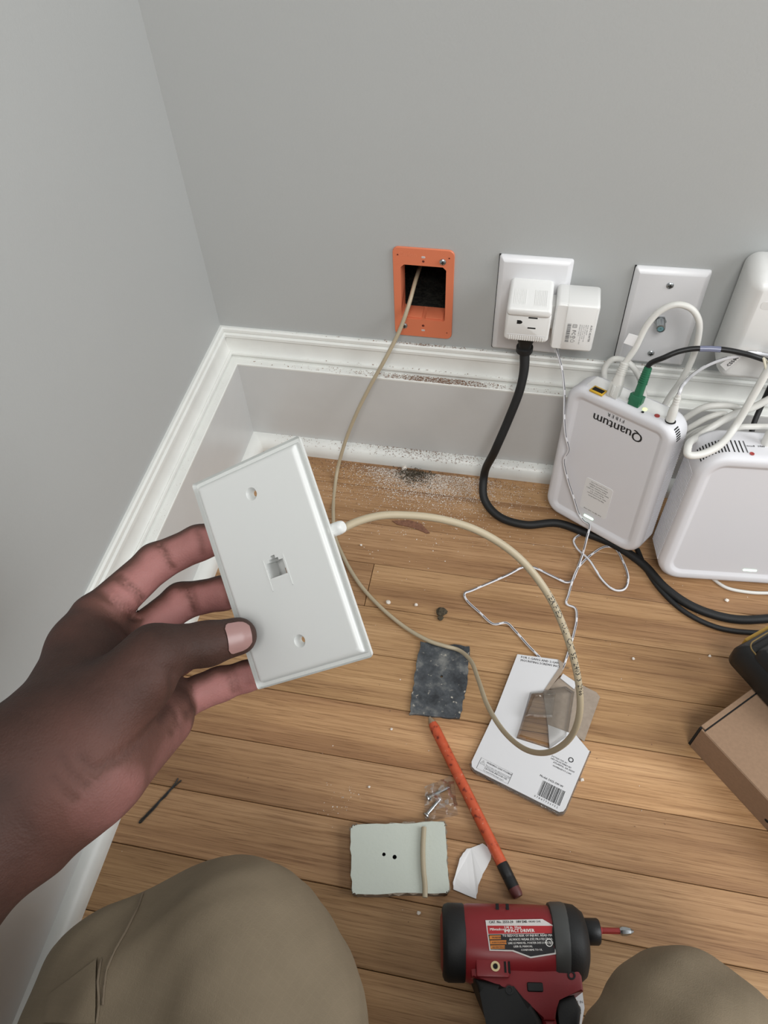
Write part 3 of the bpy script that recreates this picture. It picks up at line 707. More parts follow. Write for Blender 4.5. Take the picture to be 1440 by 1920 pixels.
def r2l(u, v, z=-.0024):
    o = np.array(mw2 @ Vector((0, 0, z))); n = np.array(mw2.to_3x3() @ Vector((0, 0, 1))); return to_local(mw2, onp(u, v, o, n))
for i in range(4):
    x = -R2w / 2 + R2r + .003 + i * .0040; box_obj('vent_slot', (x - .0006, x + .0006, R2h - .0006, R2h + .0002, -.0260, -.0085), M['dark'] if i < 3 else M['greyprint'], r2)
p = r2top(1410, 851); bm = bmesh.new(); lathe(bm, [(.0022, R2h), (.0022, R2h + .0006), (.0013, R2h + .0006), (.0013, R2h + .0002)], 14, 'Y', (p[0], 0, p[2])); from_bm('red_button', bm, M['red'], r2)
for (u, v, s) in ((1408, 838, 'Reset'), (1428, 839, 'WPS')):
    p = r2top(u, v); print_obj('lettering', [('text', s, 0, 0, .0034, 0, 'CENTER', 1)], M['print'], r2, (p[0], R2h + .0004, p[2]), rot=Matrix.Rotation(math.pi / 2, 4, 'X') @ Matrix.Rotation(math.pi, 4, 'Z'))
p = r2top(1436, 832); bm = bmesh.new(); lathe(bm, [(.0048, R2h), (.0048, R2h + .012), (.0036, R2h + .020)], 16, 'Y', (p[0], 0, p[2])); from_bm('power_plug', bm, M['cable_white'], r2)
p = r2l(1406, 1070); bm = bmesh.new(); rr_loft(bm, .0150, .0026, .00129, [(0, -.0032), (.0003, -.0024)], 4, p[0], p[1]); from_bm('light_bar', bm, M['led'], r2)

# ================================================================== CABLES
CR = .0022
# beige network cable from the held plate to the wall hole
beige_pts = [at(633, 997, .409), at(665, 980, .412), at(712, 967, .416), at(765, 966, .421), at(830, 974, .426), at(900, 997, .432), at(970, 1043, .438), at(1025, 1110, .444), at(1062, 1190, .452), at(1084, 1275, .464),
             at(1087, 1335, .482), at(1070, 1382, .510), at(1030, 1410, .550), at(985, 1405, .600), at(945, 1372, .650), at(915, 1325, .695), at(897, 1275, .745), at(882, 1238, .785),
             fl(860, 1219, .0055), fl(833, 1211, .0060), fl(805, 1202, .0055), fl(762, 1178, .0026), fl(712, 1137, .0024), fl(672, 1092, .0024), fl(643, 1042, .0024), fl(628, 1005, .0028), fl(625, 965, .0050), wl(626, 935, -.096), wl(632, 885, -.060),
             wl(646, 832, -.046), wl(668, 776, -.038), wl(695, 722, -.033), wl(725, 668, -.026), wl(750, 618, -.015), wl(766, 573, -.003), wl(778, 530, .018), wl(790, 492, .055)]
beige = tube('network_cable', beige_pts, CR, M['beige'], seg=12, res=8)
tag(beige, 'beige network cable looping from the held plate into the orange-framed hole', 'cable')
def text_on_tube(name, P, r, s, size, m, parent, start):
    T, _, _ = frames(P); sl = np.concatenate([[0], np.cumsum(np.linalg.norm(np.diff(P, axis=0), axis=1))])
    v, f = text_mesh(s, size); out = []
    h0 = size * .34
    for (x, y, z) in v:
        q = start + x; p = np.array([np.interp(q, sl, P[:, i]) for i in range(3)]); t = np.array([np.interp(q, sl, T[:, i]) for i in range(3)]); t /= np.linalg.norm(t)
        n = CAM * 0 + np.array([0.30, -0.62, 0.72]); n = n - t * np.dot(n, t); n /= np.linalg.norm(n); up = np.cross(n, t)
        a = (y - h0) / r; out.append(p + (r + .00012) * (math.cos(a) * n + math.sin(a) * up))
    return from_py(name, out, f, m, parent)
Pb = spline(beige_pts, 8)
slb = np.concatenate([[0], np.cumsum(np.linalg.norm(np.diff(Pb, axis=0), axis=1))])
def arc_at(P, q): return slb[int(np.argmin(np.linalg.norm(P - q, axis=1)))]
text_on_tube('printed_marking', Pb, CR, 'VERIFIED  (UL)  CAT 5E  240313  2966', .0046, M['print'], beige, arc_at(Pb, at(1025, 1110, .444)))

# thick black power cord from the cube tap plug
plug_root = empty('black_power_cord', Matrix.Translation(wl(980, 640, -.025)), 'thick black power cord hanging from the underside of the cube tap', 'cord')
pz = .2290
bm = bmesh.new()
loft(bm, [[(x + .3505, y - .0255, z) for x, y in rrect(w, d, .004, 4)] for w, d, z in ((.0220, .0190, pz), (.0215, .0185, pz - .004), (.0180, .0160, pz - .012), (.0130, .0130, pz - .021), (.0130, .0130, pz - .026))])
o = from_bm('plug', bm, M['rubber'], plug_root, mw=Matrix.Identity(4))
bm = bmesh.new(); lathe(bm, [(.0066, pz - .0240), (.0088, pz - .0250), (.0088, pz - .0305), (.0066, pz - .0320)], 18, o=(.3505, -.0255, 0)); from_bm('collar', bm, M['rubber'], plug_root, mw=Matrix.Identity(4))
pts = [np.array([.3505, -.0255, pz - .028]), wl(983, 690, -.034), wl(975, 730, -.044), wl(952, 790, -.058), wl(928, 845, -.070), fl(908, 890, .034), fl(908, 935, .014), fl(935, 968, .0058), fl(985, 984, .0050), fl(1045, 981, .0050), fl(1100, 1000, .0048), fl(1150, 1020, .0050), fl(1205, 1057, .0048), fl(1248, 1103, .0048), fl(1300, 1138, .0048), fl(1370, 1160, .0048), fl(1440, 1160, .0048), fl(1560, 1140, .0048)]
t = tube('cord', pts, [.0054, .0052] + [.0048] * 20, M['rubber'], plug_root, seg=14); t.matrix_parent_inverse = plug_root.matrix_world.inverted()
o = tube('black_thin_cord', [fl(1195, 1030, .0030), fl(1208, 1060, .0029), fl(1238, 1105, .0029), fl(1285, 1148, .0029), fl(1350, 1178, .0029), fl(1440, 1187, .0029), fl(1560, 1182, .0029)], .0028, M['rubber'], seg=12)
tag(o, 'thinner black cord curving over the floor in front of the right router', 'cord')
o = tube('black_wall_cord', [np.array([.600, -.030, .200]), wl(1428, 760, -.034), wl(1415, 790, -.045), wl(1402, 830, -.060), np.array([.575, -.072, .05]), np.array([.56, -.06, .006])], .0028, M['rubber'], seg=10)
tag(o, 'black cord dropping below the large power brick behind the right router', 'cord')

# thin white cord from the small adapter, over the modem and tangled on the floor
zf = .0018
c0 = np.array(sa_mw @ Vector((-.0145, -.0385, .0230)))
def r1w(u, v, z=.0022):
    o = np.array(mw1 @ Vector((0, 0, z))); n = np.array(mw1.to_3x3() @ Vector((0, 0, 1))); return onp(u, v, o, n)
thin = [c0, wl(1053, 690, -.035), wl(1058, 730, -.048), wl(1058, 790, -.066), r1w(1061, 820, .006), r1w(1066, 843, .004), r1w(1057, 862, .003), r1w(1064, 898, .0024), r1w(1076, 935, .0022), r1w(1086, 965, .0022), r1w(1096, 978, .0026), r1w(1105, 984, .0045),
        fl(1100, 1010, .030), fl(1092, 1040, .010), fl(1083, 1065, zf + .003), fl(1073, 1088, zf), fl(1063, 1092, zf), fl(1037, 1081, zf), fl(1000, 1064, zf), fl(983, 1063, zf), fl(950, 1079, zf), fl(885, 1107, zf), fl(871, 1113, zf), fl(874, 1124, zf), fl(900, 1149, zf), fl(925, 1170, zf), fl(950, 1168, zf), fl(965, 1182, zf), fl(990, 1210, zf), fl(1013, 1234, zf),
        fl(1030, 1258, zf + .0005), fl(1045, 1265, zf + .0005), fl(1056, 1250, zf), fl(1064, 1228, zf), fl(1074, 1195, zf), fl(1081, 1160, zf), fl(1078, 1140, zf), fl(1062, 1132, zf), fl(1066, 1115, zf), fl(1073, 1090, zf + .003), fl(1083, 1066, zf + .004), fl(1110, 1039, zf), fl(1135, 1025, zf), fl(1153, 1028, zf), fl(1168, 1052, zf), fl(1178, 1085, zf), fl(1170, 1105, zf), fl(1152, 1106, zf), fl(1130, 1088, zf), fl(1105, 1050, zf + .0035), fl(1082, 1028, zf), fl(1076, 1012, zf), fl(1090, 1001, zf), fl(1102, 996, zf), fl(1118, 985, zf)]
o = tube('adapter_cord', thin, .0013, M['thincord'], seg=8, res=6)
tag(o, 'thin white cord with black dashes draped over the modem and tangled on the floor', 'cord')

# white ethernet cable with a boot, looping up in front of the coax plate
def r1t(u, v, dy): # a point above the modem's top at height dy
    y = R1h + dy; o = np.array(mw1 @ Vector((0, y, 0))); n = np.array(mw1.to_3x3() @ Vector((0, 1, 0))); return onp(u, v, o, n)
U1 = np.array(mw1.to_3x3() @ Vector((0, 1, 0)))
b0 = r1top(1149, 742); b0w = np.array(mw1 @ Vector((b0[0], R1h, b0[2])))
def clip_plug(root, m, mb, m2=None, boot=(6, .0050, .0032)):
    """plug in local frame: y up the cable"""
    bm = bmesh.new(); box(bm, -.0058, .0058, -.001, .0145, -.0042, .0042, .0006); from_bm('connector', bm, m, root)
    bm = bmesh.new(); box(bm, -.0016, .0016, .001, .0120, .0042, .0062, .0004); from_bm('latch', bm, m, root)
    bm = bmesh.new(); loft(bm, [[(x, y, z) for x, z in rrect(w, d, min(w, d) * .35, 3)] for w, d, y in ((.0115, .0090, .012), (.0105, .0085, .018), (.0080, .0078, .024), (.0066, .0066, .036))]); from_bm('boot', bm, mb, root)
    for i in range(boot[0]):
        y = .0235 + i * .0022; bm = bmesh.new(); lathe(bm, [(boot[1] - i * .00012, y), (boot[1] - i * .00012, y + .0012)], 14, 'Y'); from_bm('boot_ridge', bm, mb, root)
tip = r1t(1172, 690, .030); d = tip - b0w
mwp = frame(b0w, np.array(mw1.to_3x3() @ Vector((1, 0, 0))), d)
M['clearplug'] = mat('translucent_white_plug', lin(206, 206, 202), 0.25)
eth = empty('ethernet_cable', mwp, 'white ethernet cable arching up from the modem in front of the coax plate', 'cable')
clip_plug(eth, M['clearplug'], M['cable_white'])
top = np.array(mwp @ Vector((0, .034, 0)))
pts = [np.array(mwp @ Vector((0, .030, 0))), top, wl(1190, 655, -.052), wl(1213, 610, -.046), wl(1238, 583, -.043), wl(1268, 571, -.042), wl(1295, 578, -.043), wl(1310, 600, -.044), wl(1309, 635, -.044), wl(1297, 675, -.044), wl(1278, 712, -.044), wl(1255, 745, -.044), wl(1238, 775, -.046), np.array([.50, -.047, .10])]
t = tube('jacket', pts, .0031, M['cable_white'], eth, seg=12); t.matrix_parent_inverse = eth.matrix_world.inverted()
q0 = [wl(1179, 625.5, -.0490), wl(1200, 631, -.0500), wl(1188, 650, -.0520), wl(1169, 643, -.0510)]
o = from_py('cable_flag', [q + np.array([0, k, 0]) for k in (0, .0005) for q in q0], [(3, 2, 1, 0), (4, 5, 6, 7), (0, 1, 5, 4), (1, 2, 6, 5), (2, 3, 7, 6), (3, 0, 4, 7)], M['paper'], eth); o.matrix_parent_inverse = eth.matrix_world.inverted()
# second thick white cable making a small loop behind the modem's top
o = tube('white_loop_cable', [np.array([.445, -.040, .10]), wl(1140, 745, -.034), wl(1133, 712, -.030), wl(1136, 686, -.029), wl(1152, 673, -.029), wl(1175, 678, -.031), wl(1195, 700, -.032), wl(1207, 735, -.035), wl(1208, 765, -.044), np.array([.483, -.055, .10])], .0031, M['cable_white'], seg=12)
tag(o, 'short white cable loop poking up behind the top of the modem', 'cable')

# green plug with black cable
b0 = r1top(1190, 758); b0w = np.array(mw1 @ Vector((b0[0], R1h, b0[2]))); tip = r1t(1212, 706, .030); d = tip - b0w
mwp = frame(b0w, np.array(mw1.to_3x3() @ Vector((1, 0, 0))), d)
fib = empty('fiber_cable', mwp, 'black cable with a green plug in the modem, arching right to the power brick', 'cable')
bm = bmesh.new(); box(bm, -.0058, .0058, -.001, .0100, -.0046, .0046, .0006); from_bm('connector', bm, M['green'], fib)
bm = bmesh.new(); box(bm, -.0070, .0070, .0030, .0105, -.0036, .0036, .0006); from_bm('grip_collar', bm, M['green'], fib)
bm = bmesh.new(); loft(bm, [[(x, y, z) for x, z in rrect(w, dd, .0024, 3)] for w, dd, y in ((.0085, .0075, .010), (.0078, .0070, .024), (.0068, .0068, .040))]); from_bm('boot', bm, M['green'], fib)
for i in range(8):
    y = .0225 + i * .0022; bm = bmesh.new(); lathe(bm, [(.0048 - i * .00012, y), (.0048 - i * .00012, y + .0012)], 14, 'Y'); from_bm('boot_ridge', bm, M['green'], fib)
fpts = [np.array(mwp @ Vector((0, .036, 0))), np.array(mwp @ Vector((0, .043, 0))), wl(1246, 670, -.066), wl(1270, 660, -.064), wl(1300, 654, -.062), wl(1330, 654, -.062), wl(1360, 656, -.0625), wl(1400, 664, -.063), wl(1440, 677, -.063), wl(1520, 705, -.060)]
t = tube('jacket', fpts, .0026, M['black'], fib, seg=12); t.matrix_parent_inverse = fib.matrix_world.inverted()
t = tube('clear_sleeve', [wl(1312, 654, -.062), wl(1330, 654, -.062), wl(1351, 655.3, -.0623)], .0029, mat('blue_grey_sleeve', lin(120, 124, 146), 0.2), fib, seg=12); t.matrix_parent_inverse = fib.matrix_world.inverted()

# white DC plug with thin cord and hanging tag
b0 = r1top(1256, 789); b0w = np.array(mw1 @ Vector((b0[0], R1h, b0[2]))); tip = r1t(1272, 735, .032); d = tip - b0w
mwp = frame(b0w, np.array(mw1.to_3x3() @ Vector((1, 0, 0))), d)
dc = empty('power_lead', mwp, 'thin dashed white power lead with barrel plug in the modem and a paper tag', 'cord')
bm = bmesh.new(); lathe(bm, [(.0044, -.0005), (.0046, .010), (.0040, .016), (.0028, .020), (.0024, .030)], 18, 'Y'); from_bm('barrel_plug', bm, M['cable_white'], dc)
for i in range(3):
    y = .0195 + i * .0028; bm = bmesh.new(); lathe(bm, [(.0033, y), (.0033, y + .0014)], 14, 'Y'); from_bm('boot_ridge', bm, M['cable_white'], dc)
dpts = [np.array(mwp @ Vector((0, .028, 0))), np.array(mwp @ Vector((0, .034, 0))), wl(1284, 718, -.058), wl(1300, 702, -.0585), wl(1325, 686, -.059), wl(1355, 674, -.0595), wl(1385, 667, -.060), wl(1402, 661, -.058), wl(1425, 663, -.056), wl(1470, 672, -.056)]
t = tube('jacket', dpts, .0017, M['thincord'], dc, seg=8); t.matrix_parent_inverse = dc.matrix_world.inverted()
q0 = [wl(1350, 684, -.0600), wl(1361, 695, -.0585), wl(1392, 668, -.0600), wl(1380, 661, -.0612)]
n_ = np.cross(q0[1] - q0[0], q0[3] - q0[0]); n_ /= np.linalg.norm(n_)
tg = from_py('paper_tag', q0 + [p_ + np.array([0, .0004, 0]) for p_ in q0], [(0, 1, 2, 3), (7, 6, 5, 4), (0, 4, 5, 1), (1, 5, 6, 2), (2, 6, 7, 3), (3, 7, 4, 0)], M['paper'], dc); tg.matrix_parent_inverse = dc.matrix_world.inverted()
Xd = q0[2] - q0[1]; Lx = np.linalg.norm(Xd); Xd /= Lx; Yd = q0[0] - q0[1]; Yd -= Xd * (Yd @ Xd); Yd /= np.linalg.norm(Yd)
V, F = print_geo([('text', 'C5500', .0055, .0015, .0052, 0, 'LEFT', 2)])
o = from_py('tag_print', [q0[1] + Xd * x + Yd * y + np.cross(Xd, Yd) * .0004 for x, y, z in V], F, M['print'], tg)
o.matrix_parent_inverse = tg.matrix_world.inverted() if False else Matrix(); o.parent = tg
# bundle of thick white cable between the routers
def on2(u, v, dz): # point at a height above router two's top plane
    y = R2h + dz; o = np.array(mw2 @ Vector((0, y, 0))); n = np.array(mw2.to_3x3() @ Vector((0, 1, 0))); return onp(u, v, o, n)
bund = [wl(1470, 640, -.075), wl(1436, 700, -.082), wl(1405, 755, -.092), wl(1375, 805, -.104), on2(1345, 838, .009), on2(1310, 853, .008), on2(1290, 852, .010), on2(1290, 838, .012), wl(1310, 818, -.092), wl(1340, 798, -.082), wl(1380, 775, -.076), wl(1412, 764, -.074), wl(1450, 745, -.070), wl(1500, 728, -.066)]
o = tube('white_bundle_cable', bund, .0036, M['cable_white'], seg=12)
tag(o, 'thick white cable doubling back in a hairpin on top of the right router', 'cable')
o = tube('white_coil_cable', [np.array([.500, -.060, .120]), wl(1285, 784, -.055), wl(1320, 764, -.055), wl(1350, 760, -.055), wl(1373, 762, -.055), wl(1385, 770, -.060), wl(1362, 786, -.068), wl(1330, 802, -.076), wl(1300, 818, -.079), np.array([.520, -.078, .10])], .0034, M['cable_white'], seg=12)
tag(o, 'white cable coil turn between the modem and the right router', 'cable')
o = tube('white_coil_cable', [np.array([.495, -.070, .115]), wl(1296, 800, -.066), wl(1330, 782, -.063), wl(1358, 776, -.062), wl(1364, 784, -.066), wl(1340, 797, -.073), wl(1300, 812, -.072), np.array([.505, -.072, .10])], .0031, M['cable_white'], seg=12)
tag(o, 'grey-white cable coil turn tucked under the other coil beside the modem', 'cable')
o = tube('white_shelf_cable', [np.array([.545, -.085, .15]), wl(1385, 802, -.088), wl(1410, 800, -.088), wl(1440, 800, -.088), wl(1520, 803, -.088)], .0030, M['cable_white'], seg=12)
tag(o, 'straight white cable lying just behind the top of the right router', 'cable')
o = tube('white_floor_cord', [fl(1330, 1080, .0022), fl(1360, 1101, .0022), fl(1400, 1110, .0022), fl(1440, 1112, .0022), fl(1540, 1108, .0022)], .0019, M['cable_white'], seg=8)
tag(o, 'thin white cord on the floor along the front edge of the right router', 'cord')
o = tube('cable_tie', [wl(1432, 672, -.078), wl(1436, 690, -.0815), wl(1440, 706, -.0835), wl(1442, 700, -.077), wl(1438, 680, -.074), wl(1432, 672, -.078)], .0012, mat('cream_tie', lin(226, 220, 200), 0.5), seg=8)
tag(o, 'cream twist tie round the white cable below the power brick', 'tie')
# ================================================================== HELD WALL PLATE
PT = [np.array(q) for q in ([0.1755, -0.4221, 0.4056], [0.2348, -0.4124, 0.4414], [0.2854, -0.4942, 0.3797], [0.226, -0.5039, 0.3439])]
pc = sum(PT) / 4; PX = PT[1] - PT[0] + PT[2] - PT[3]; PY = PT[0] - PT[3] + PT[1] - PT[2]
mwh = frame(pc, PX, PY)
def held_plate():
    root = empty('phone_jack_plate', mwh, 'white phone jack wall plate held in the hand with two screw holes', 'wall plate')
    w, h = .0700, .1143
    bm = bmesh.new()
    hy = .0415
    jk = [(-.0052, -.0052), (.0062, -.0052), (.0062, .0030), (.0035, .0030), (.0035, .0046), (.0018, .0046), (.0018, .0064), (-.0010, .0064), (-.0010, .0046), (-.0028, .0046), (-.0028, .0030), (-.0052, .0030)]
    loops = poly_holes(bm, rrect(w - .0060, h - .0060, .0012, 2), [circle(.0036, 20, 0, hy), circle(.0036, 20, 0, -hy), jk], 0.0)
    def out(sx, z): return lambda c_, i: Vector((c_.x + math.copysign(sx, c_.x), c_.y + math.copysign(sx, c_.y), z))
    skirt(bm, loops[0], [out(.0010, -.0002), out(.0009, -.0006), out(.0008, -.0014), out(.0003, -.0024), out(-.0008, -.0050), out(-.0018, -.0050), out(-.0006, -.0020)])
    for lp in loops[1:3]:
        cy = lp[0].co.y
        sc = lambda f, z: (lambda c_, i: Vector((c_.x * f, cy + (c_.y - cy) * f, z)))
        skirt(bm, lp, [sc(.97, -.0004), sc(.62, -.0020), sc(.82, -.0048)])
    skirt(bm, loops[3], [lambda c_, i: Vector((c_.x, c_.y, -.0095))])
    pl = from_bm('cover', bm, M['held'], root, angle=50)
    wn = pl.modifiers.new('weighted', 'WEIGHTED_NORMAL'); wn.weight = 100; wn.keep_sharp = True
    bm = bmesh.new(); 
    hsx = .0085; hs = rrect(2 * hsx, .0215, .001, 2, 0.0005, -.001)
    loft(bm, [[(x, y, -.0030) for x, y in hs], [(x, y, -.0150) for x, y in hs]], cap0=False); from_bm('jack_housing', bm, M['held'], root)
    box_obj('contact', (.0002, .0060, -.0050, -.0018, -.0094, -.0080), mat('tan_jack_contact', lin(138, 112, 88), 0.4), root)
    fw = .0005
    items = [('rect', -.0066, -.0122, -.0066 + fw, .0052), ('rect', -.0066, -.0122, .0074, -.0122 + fw), ('rect', .0074 - fw, -.0122, .0074, .0052), ('rect', -.0052, -.0066, .0062, -.0066 + fw)]
    V, F = print_geo(items)
    bm = bmesh.new(); 
    for x0, y0, x1, y1 in [i[1:] for i in items]: box(bm, x0, x1, y0, y1, -.0003, .00018)
    from_bm('jack_outline', bm, M['held'], root, smooth=False)
    bm = bmesh.new(); lathe(bm, [(.0040, .0330), (.0036, .0345), (.0036, .0410), (.0032, .0428), (.0026, .0434)], 16, 'X', (0, .0080, -.0078)); from_bm('strain_relief', bm, M['held'], root)
    return root
held_plate()

# ================================================================== ITEMS ON THE FLOOR
def sheet(name, poly, z0, z1, m, parent=None, mw=None, mside=None):
    bm = bmesh.new(); prism(bm, poly, z0, z1); o = from_bm(name, bm, m, parent, smooth=False)
    return o
def jag(poly, amp, n=4, seed=1):
    rr = random.Random(seed); out = []
    for i in range(len(poly)):
        a, b_ = poly[i], poly[(i + 1) % len(poly)]
        for k in range(n):
            t = k / n; e = amp if k else amp * .3
            out.append((a[0] + (b_[0] - a[0]) * t + rr.uniform(-e, e), a[1] + (b_[1] - a[1]) * t + rr.uniform(-e, e)))
    return out
# dark sheet
def blackened(name):
    m = bpy.data.materials.new(name); m.use_nodes = True; nt = m.node_tree; N = nt.nodes; L = nt.links; b = N['Principled BSDF']; g = N.new('ShaderNodeNewGeometry')
    n1 = N.new('ShaderNodeTexNoise'); n1.inputs['Scale'].default_value = 45; n1.inputs['Detail'].default_value = 7; n1.inputs['Roughness'].default_value = .65; L.new(g.outputs['Position'], n1.inputs['Vector'])
    n2 = N.new('ShaderNodeTexNoise'); n2.inputs['Scale'].default_value = 240; n2.inputs['Detail'].default_value = 5; L.new(g.outputs['Position'], n2.inputs['Vector'])
    r = N.new('ShaderNodeValToRGB'); e = r.color_ramp.elements; e[0].position = .36; e[0].color = lin(42, 45, 49); e[1].position = .70; e[1].color = lin(132, 132, 128); q = e.new(.52); q.color = lin(74, 78, 82); L.new(n1.outputs['Fac'], r.inputs['Fac'])
    r2 = N.new('ShaderNodeValToRGB'); e = r2.color_ramp.elements; e[0].position = .64; e[0].color = (0, 0, 0, 1); e[1].position = .72; e[1].color = (1, 1, 1, 1); L.new(n2.outputs['Fac'], r2.inputs['Fac'])
    mx = N.new('ShaderNodeMix'); mx.data_type = 'RGBA'; mx.inputs['B'].default_value = lin(176, 170, 158); L.new(r2.outputs['Color'], mx.inputs['Factor']); L.new(r.outputs['Color'], mx.inputs['A']); L.new(mx.outputs['Result'], b.inputs['Base Color'])
    b.inputs['Roughness'].default_value = .75; bp = N.new('ShaderNodeBump'); bp.inputs['Strength'].default_value = .4; bp.inputs['Distance'].default_value = .001; L.new(n2.outputs['Fac'], bp.inputs['Height']); L.new(bp.outputs['Normal'], b.inputs['Normal'])
    return m
M['blackened'] = blackened('scuffed_dark_sheet')
poly = jag([(.2800, -.2777), (.3322, -.2748), (.3345, -.3226), (.3318, -.3560), (.2820, -.3605), (.2808, -.3318)], .0009, 10, 4)
bm = bmesh.new(); allv = poly_holes(bm, poly, [circle(.0015, 12, .3078, -.3140)], .0033)
skirt(bm, allv[0], [lambda c_, i: Vector((c_.x, c_.y, .0003))]); skirt(bm, allv[1], [lambda c_, i: Vector((c_.x, c_.y, .0003))])
o = from_bm('dark_plate', bm, M['blackened'], smooth=False); tag(o, 'scuffed dark grey square cover with a small centre hole, under the beige cable', 'plate')
# orange rod: lies from under the dark sheet to the driver
ra = fl(806, 1346, .0052); rb = fl(972, 1682, .0052); dv = (rb - ra) / np.linalg.norm(rb - ra)
rmw = frame(ra, dv, np.cross([0, 0, 1], dv))
Lr = float(np.linalg.norm(rb - ra))
rod = empty('painted_rod', rmw, 'scuffed orange rod with black taped end lying between the dark cover and the impact driver', 'rod')
def paintworn():
    m = mat('worn_orange_paint', lin(192, 80, 46), 0.5, bump=(300, 0.2, 0.0006)); nt = m.node_tree; N = nt.nodes; L = nt.links; b = N['Principled BSDF']; g = N.new('ShaderNodeNewGeometry')
    n = N.new('ShaderNodeTexNoise'); n.inputs['Scale'].default_value = 190; n.inputs['Detail'].default_value = 6; L.new(g.outputs['Position'], n.inputs['Vector'])
    r = N.new('ShaderNodeValToRGB'); e = r.color_ramp.elements; e[0].position = .30; e[0].color = lin(118, 40, 26); e[1].position = .42; e[1].color = lin(192, 82, 48); q = e.new(.66); q.color = lin(198, 88, 54); q = e.new(.74); q.color = lin(196, 168, 148)
    L.new(n.outputs['Fac'], r.inputs['Fac']); L.new(r.outputs['Color'], b.inputs['Base Color']); return m
M['rodpaint'] = paintworn()
bm = bmesh.new(); lathe(bm, [(.0040, .006), (.0050, .012), (.0050, Lr * .84), (.0048, Lr * .845)], 8, 'X'); from_bm('shaft', bm, M['rodpaint'], rod, angle=60)
bm = bmesh.new(); lathe(bm, [(.0012, -.001), (.0030, .0035), (.0040, .0065)], 10, 'X'); from_bm('tip', bm, mat('worn_grey_tip', lin(150, 132, 110), 0.7), rod)
bm = bmesh.new(); lathe(bm, [(.0051, Lr * .835), (.0053, Lr * .85), (.0053, Lr * .90), (.0050, Lr * .905), (.0052, Lr * .91), (.0052, Lr * .955)], 14, 'X'); from_bm('black_band', bm, M['black'], rod)
bm = bmesh.new(); lathe(bm, [(.0050, Lr * .95), (.0050, Lr * .985), (.0040, Lr)], 14, 'X'); from_bm('end_cap', bm, mat('dark_red_cap', lin(96, 50, 48), 0.5), rod)

# torn packaging card with clear blister
card = empty('packaging_card', Matrix.Translation((.40, -.35, 0)), 'torn white packaging card with clear blister and barcode under the beige cable loop', 'packaging')
inv = card.matrix_world.inverted()
def ch(o): o.matrix_parent_inverse = inv; return o
# lower white card (white side up, printed)
front = [(.3823, -.2771), (.4241, -.2763), (.4267, -.2845), (.4122, -.3158), (.3996, -.3191), (.3886, -.3680), (.4207, -.3732), (.4178, -.3491), (.4453, -.3554), (.4583, -.3693), (.4382, -.4270), (.4362, -.4300), (.4325, -.4312), (.3526, -.4058), (.3494, -.4032), (.3486, -.3985), (.3664, -.3422)]
ch(sheet('card_panel', front, .0052, .0058, M['whitecard'], card))
back = [(.4300, -.2905), (.4534, -.3010), (.4640, -.3050), (.4678, -.3095), (.4535, -.3590), (.4460, -.3545), (.4178, -.3480), (.4120, -.3160)]
ch(sheet('torn_back_panel', back, .0022, .0028, M['greycard'], card))
fold = [(.4241, -.2763), (.4300, -.2800), (.4290, -.2900), (.4135, -.3175), (.4105, -.3165), (.4262, -.2850)]
ch(sheet('folded_flap', fold, .0058, .0066, M['greycard'], card))
ch(sheet('white_flap', [(.4275, -.2960), (.4300, -.2905), (.4440, -.2985), (.4420, -.3060)], .0030, .0040, M['whitecard'], card))
# blister: raised clear tray
def bl(u, v, z=.003): q = fl(u, v, z); return (q[0], q[1])
outer = [bl(992, 1300), bl(1060, 1290), bl(1075, 1300), bl(1062, 1385), bl(1030, 1408), bl(966, 1388)]
def shrink(pl, f):
    cx = sum(p_[0] for p_ in pl) / len(pl); cy = sum(p_[1] for p_ in pl) / len(pl); return [(cx + (x - cx) * f, cy + (y - cy) * f) for x, y in pl]
bm = bmesh.new(); loft(bm, [[(x, y, .0030) for x, y in shrink(outer, 1.06)], [(x, y, .0030) for x, y in outer], [(x, y, .0090) for x, y in shrink(outer, .93)], [(x, y, .0105) for x, y in shrink(outer, .88)]], cap0=False); ch(from_bm('blister', bm, M['clear'], card, angle=30))
inner = [bl(1000, 1310), bl(1040, 1308), bl(1034, 1352), bl(984, 1350)]
bm = bmesh.new(); loft(bm, [[(x, y, .0106) for x, y in inner], [(x, y, .0150) for x, y in shrink(inner, .93)]], cap0=False); ch(from_bm('blister_dome', bm, M['clear'], card, angle=30))
# clear rim showing below the card
rim = [(.3470, -.4000), (.3486, -.4045), (.3520, -.4075), (.4325, -.4338), (.4372, -.4322), (.4395, -.4280), (.4600, -.3690), (.4583, -.3680), (.4370, -.4290), (.4325, -.4312), (.3526, -.4058)]
ch(sheet('clear_rim', rim, .0004, .0052, M['clear'], card))
# print on the card
e_x = np.array([.4335 - .3513, -.4318 + .4048]); e_x /= np.linalg.norm(e_x); ang = math.atan2(e_x[1], e_x[0])
def cprint(name, items, u, v, extra=0.0, m=None):
    q = fl(u, v, .0058); V, F = print_geo(items); R_ = Matrix.Rotation(ang + extra, 4, 'Z')
    return ch(from_py(name, [Vector((q[0], q[1], .00595)) + R_ @ Vector(v_) for v_ in V], F, m or M['print'], card))
wt = [('ring', [(0, 0), (.0325, 0), (.0325, .0115), (0, .0115)], .00035), ('ring', [(.0010, .0058), (.0058, .0058), (.0034, .0100)], .0004), ('text', '!', .0030, .0064, .0028), ('rect', .0062, .0052, .0320, .00545),
      ('text', 'WARNING: LEAD POSSIBLE', .0066, .0090, .0021, 0, 'LEFT', 1), ('text', 'This product can expose you to lead.', .0066, .0062, .0017), ('text', 'CAUTION: INDOOR USE', .0066, .0030, .0021, 0, 'LEFT', 1), ('text', 'See www.P65Warnings.ca.gov', .0066, .0008, .0017)]
cprint('warning_print', wt, 893, 1440)
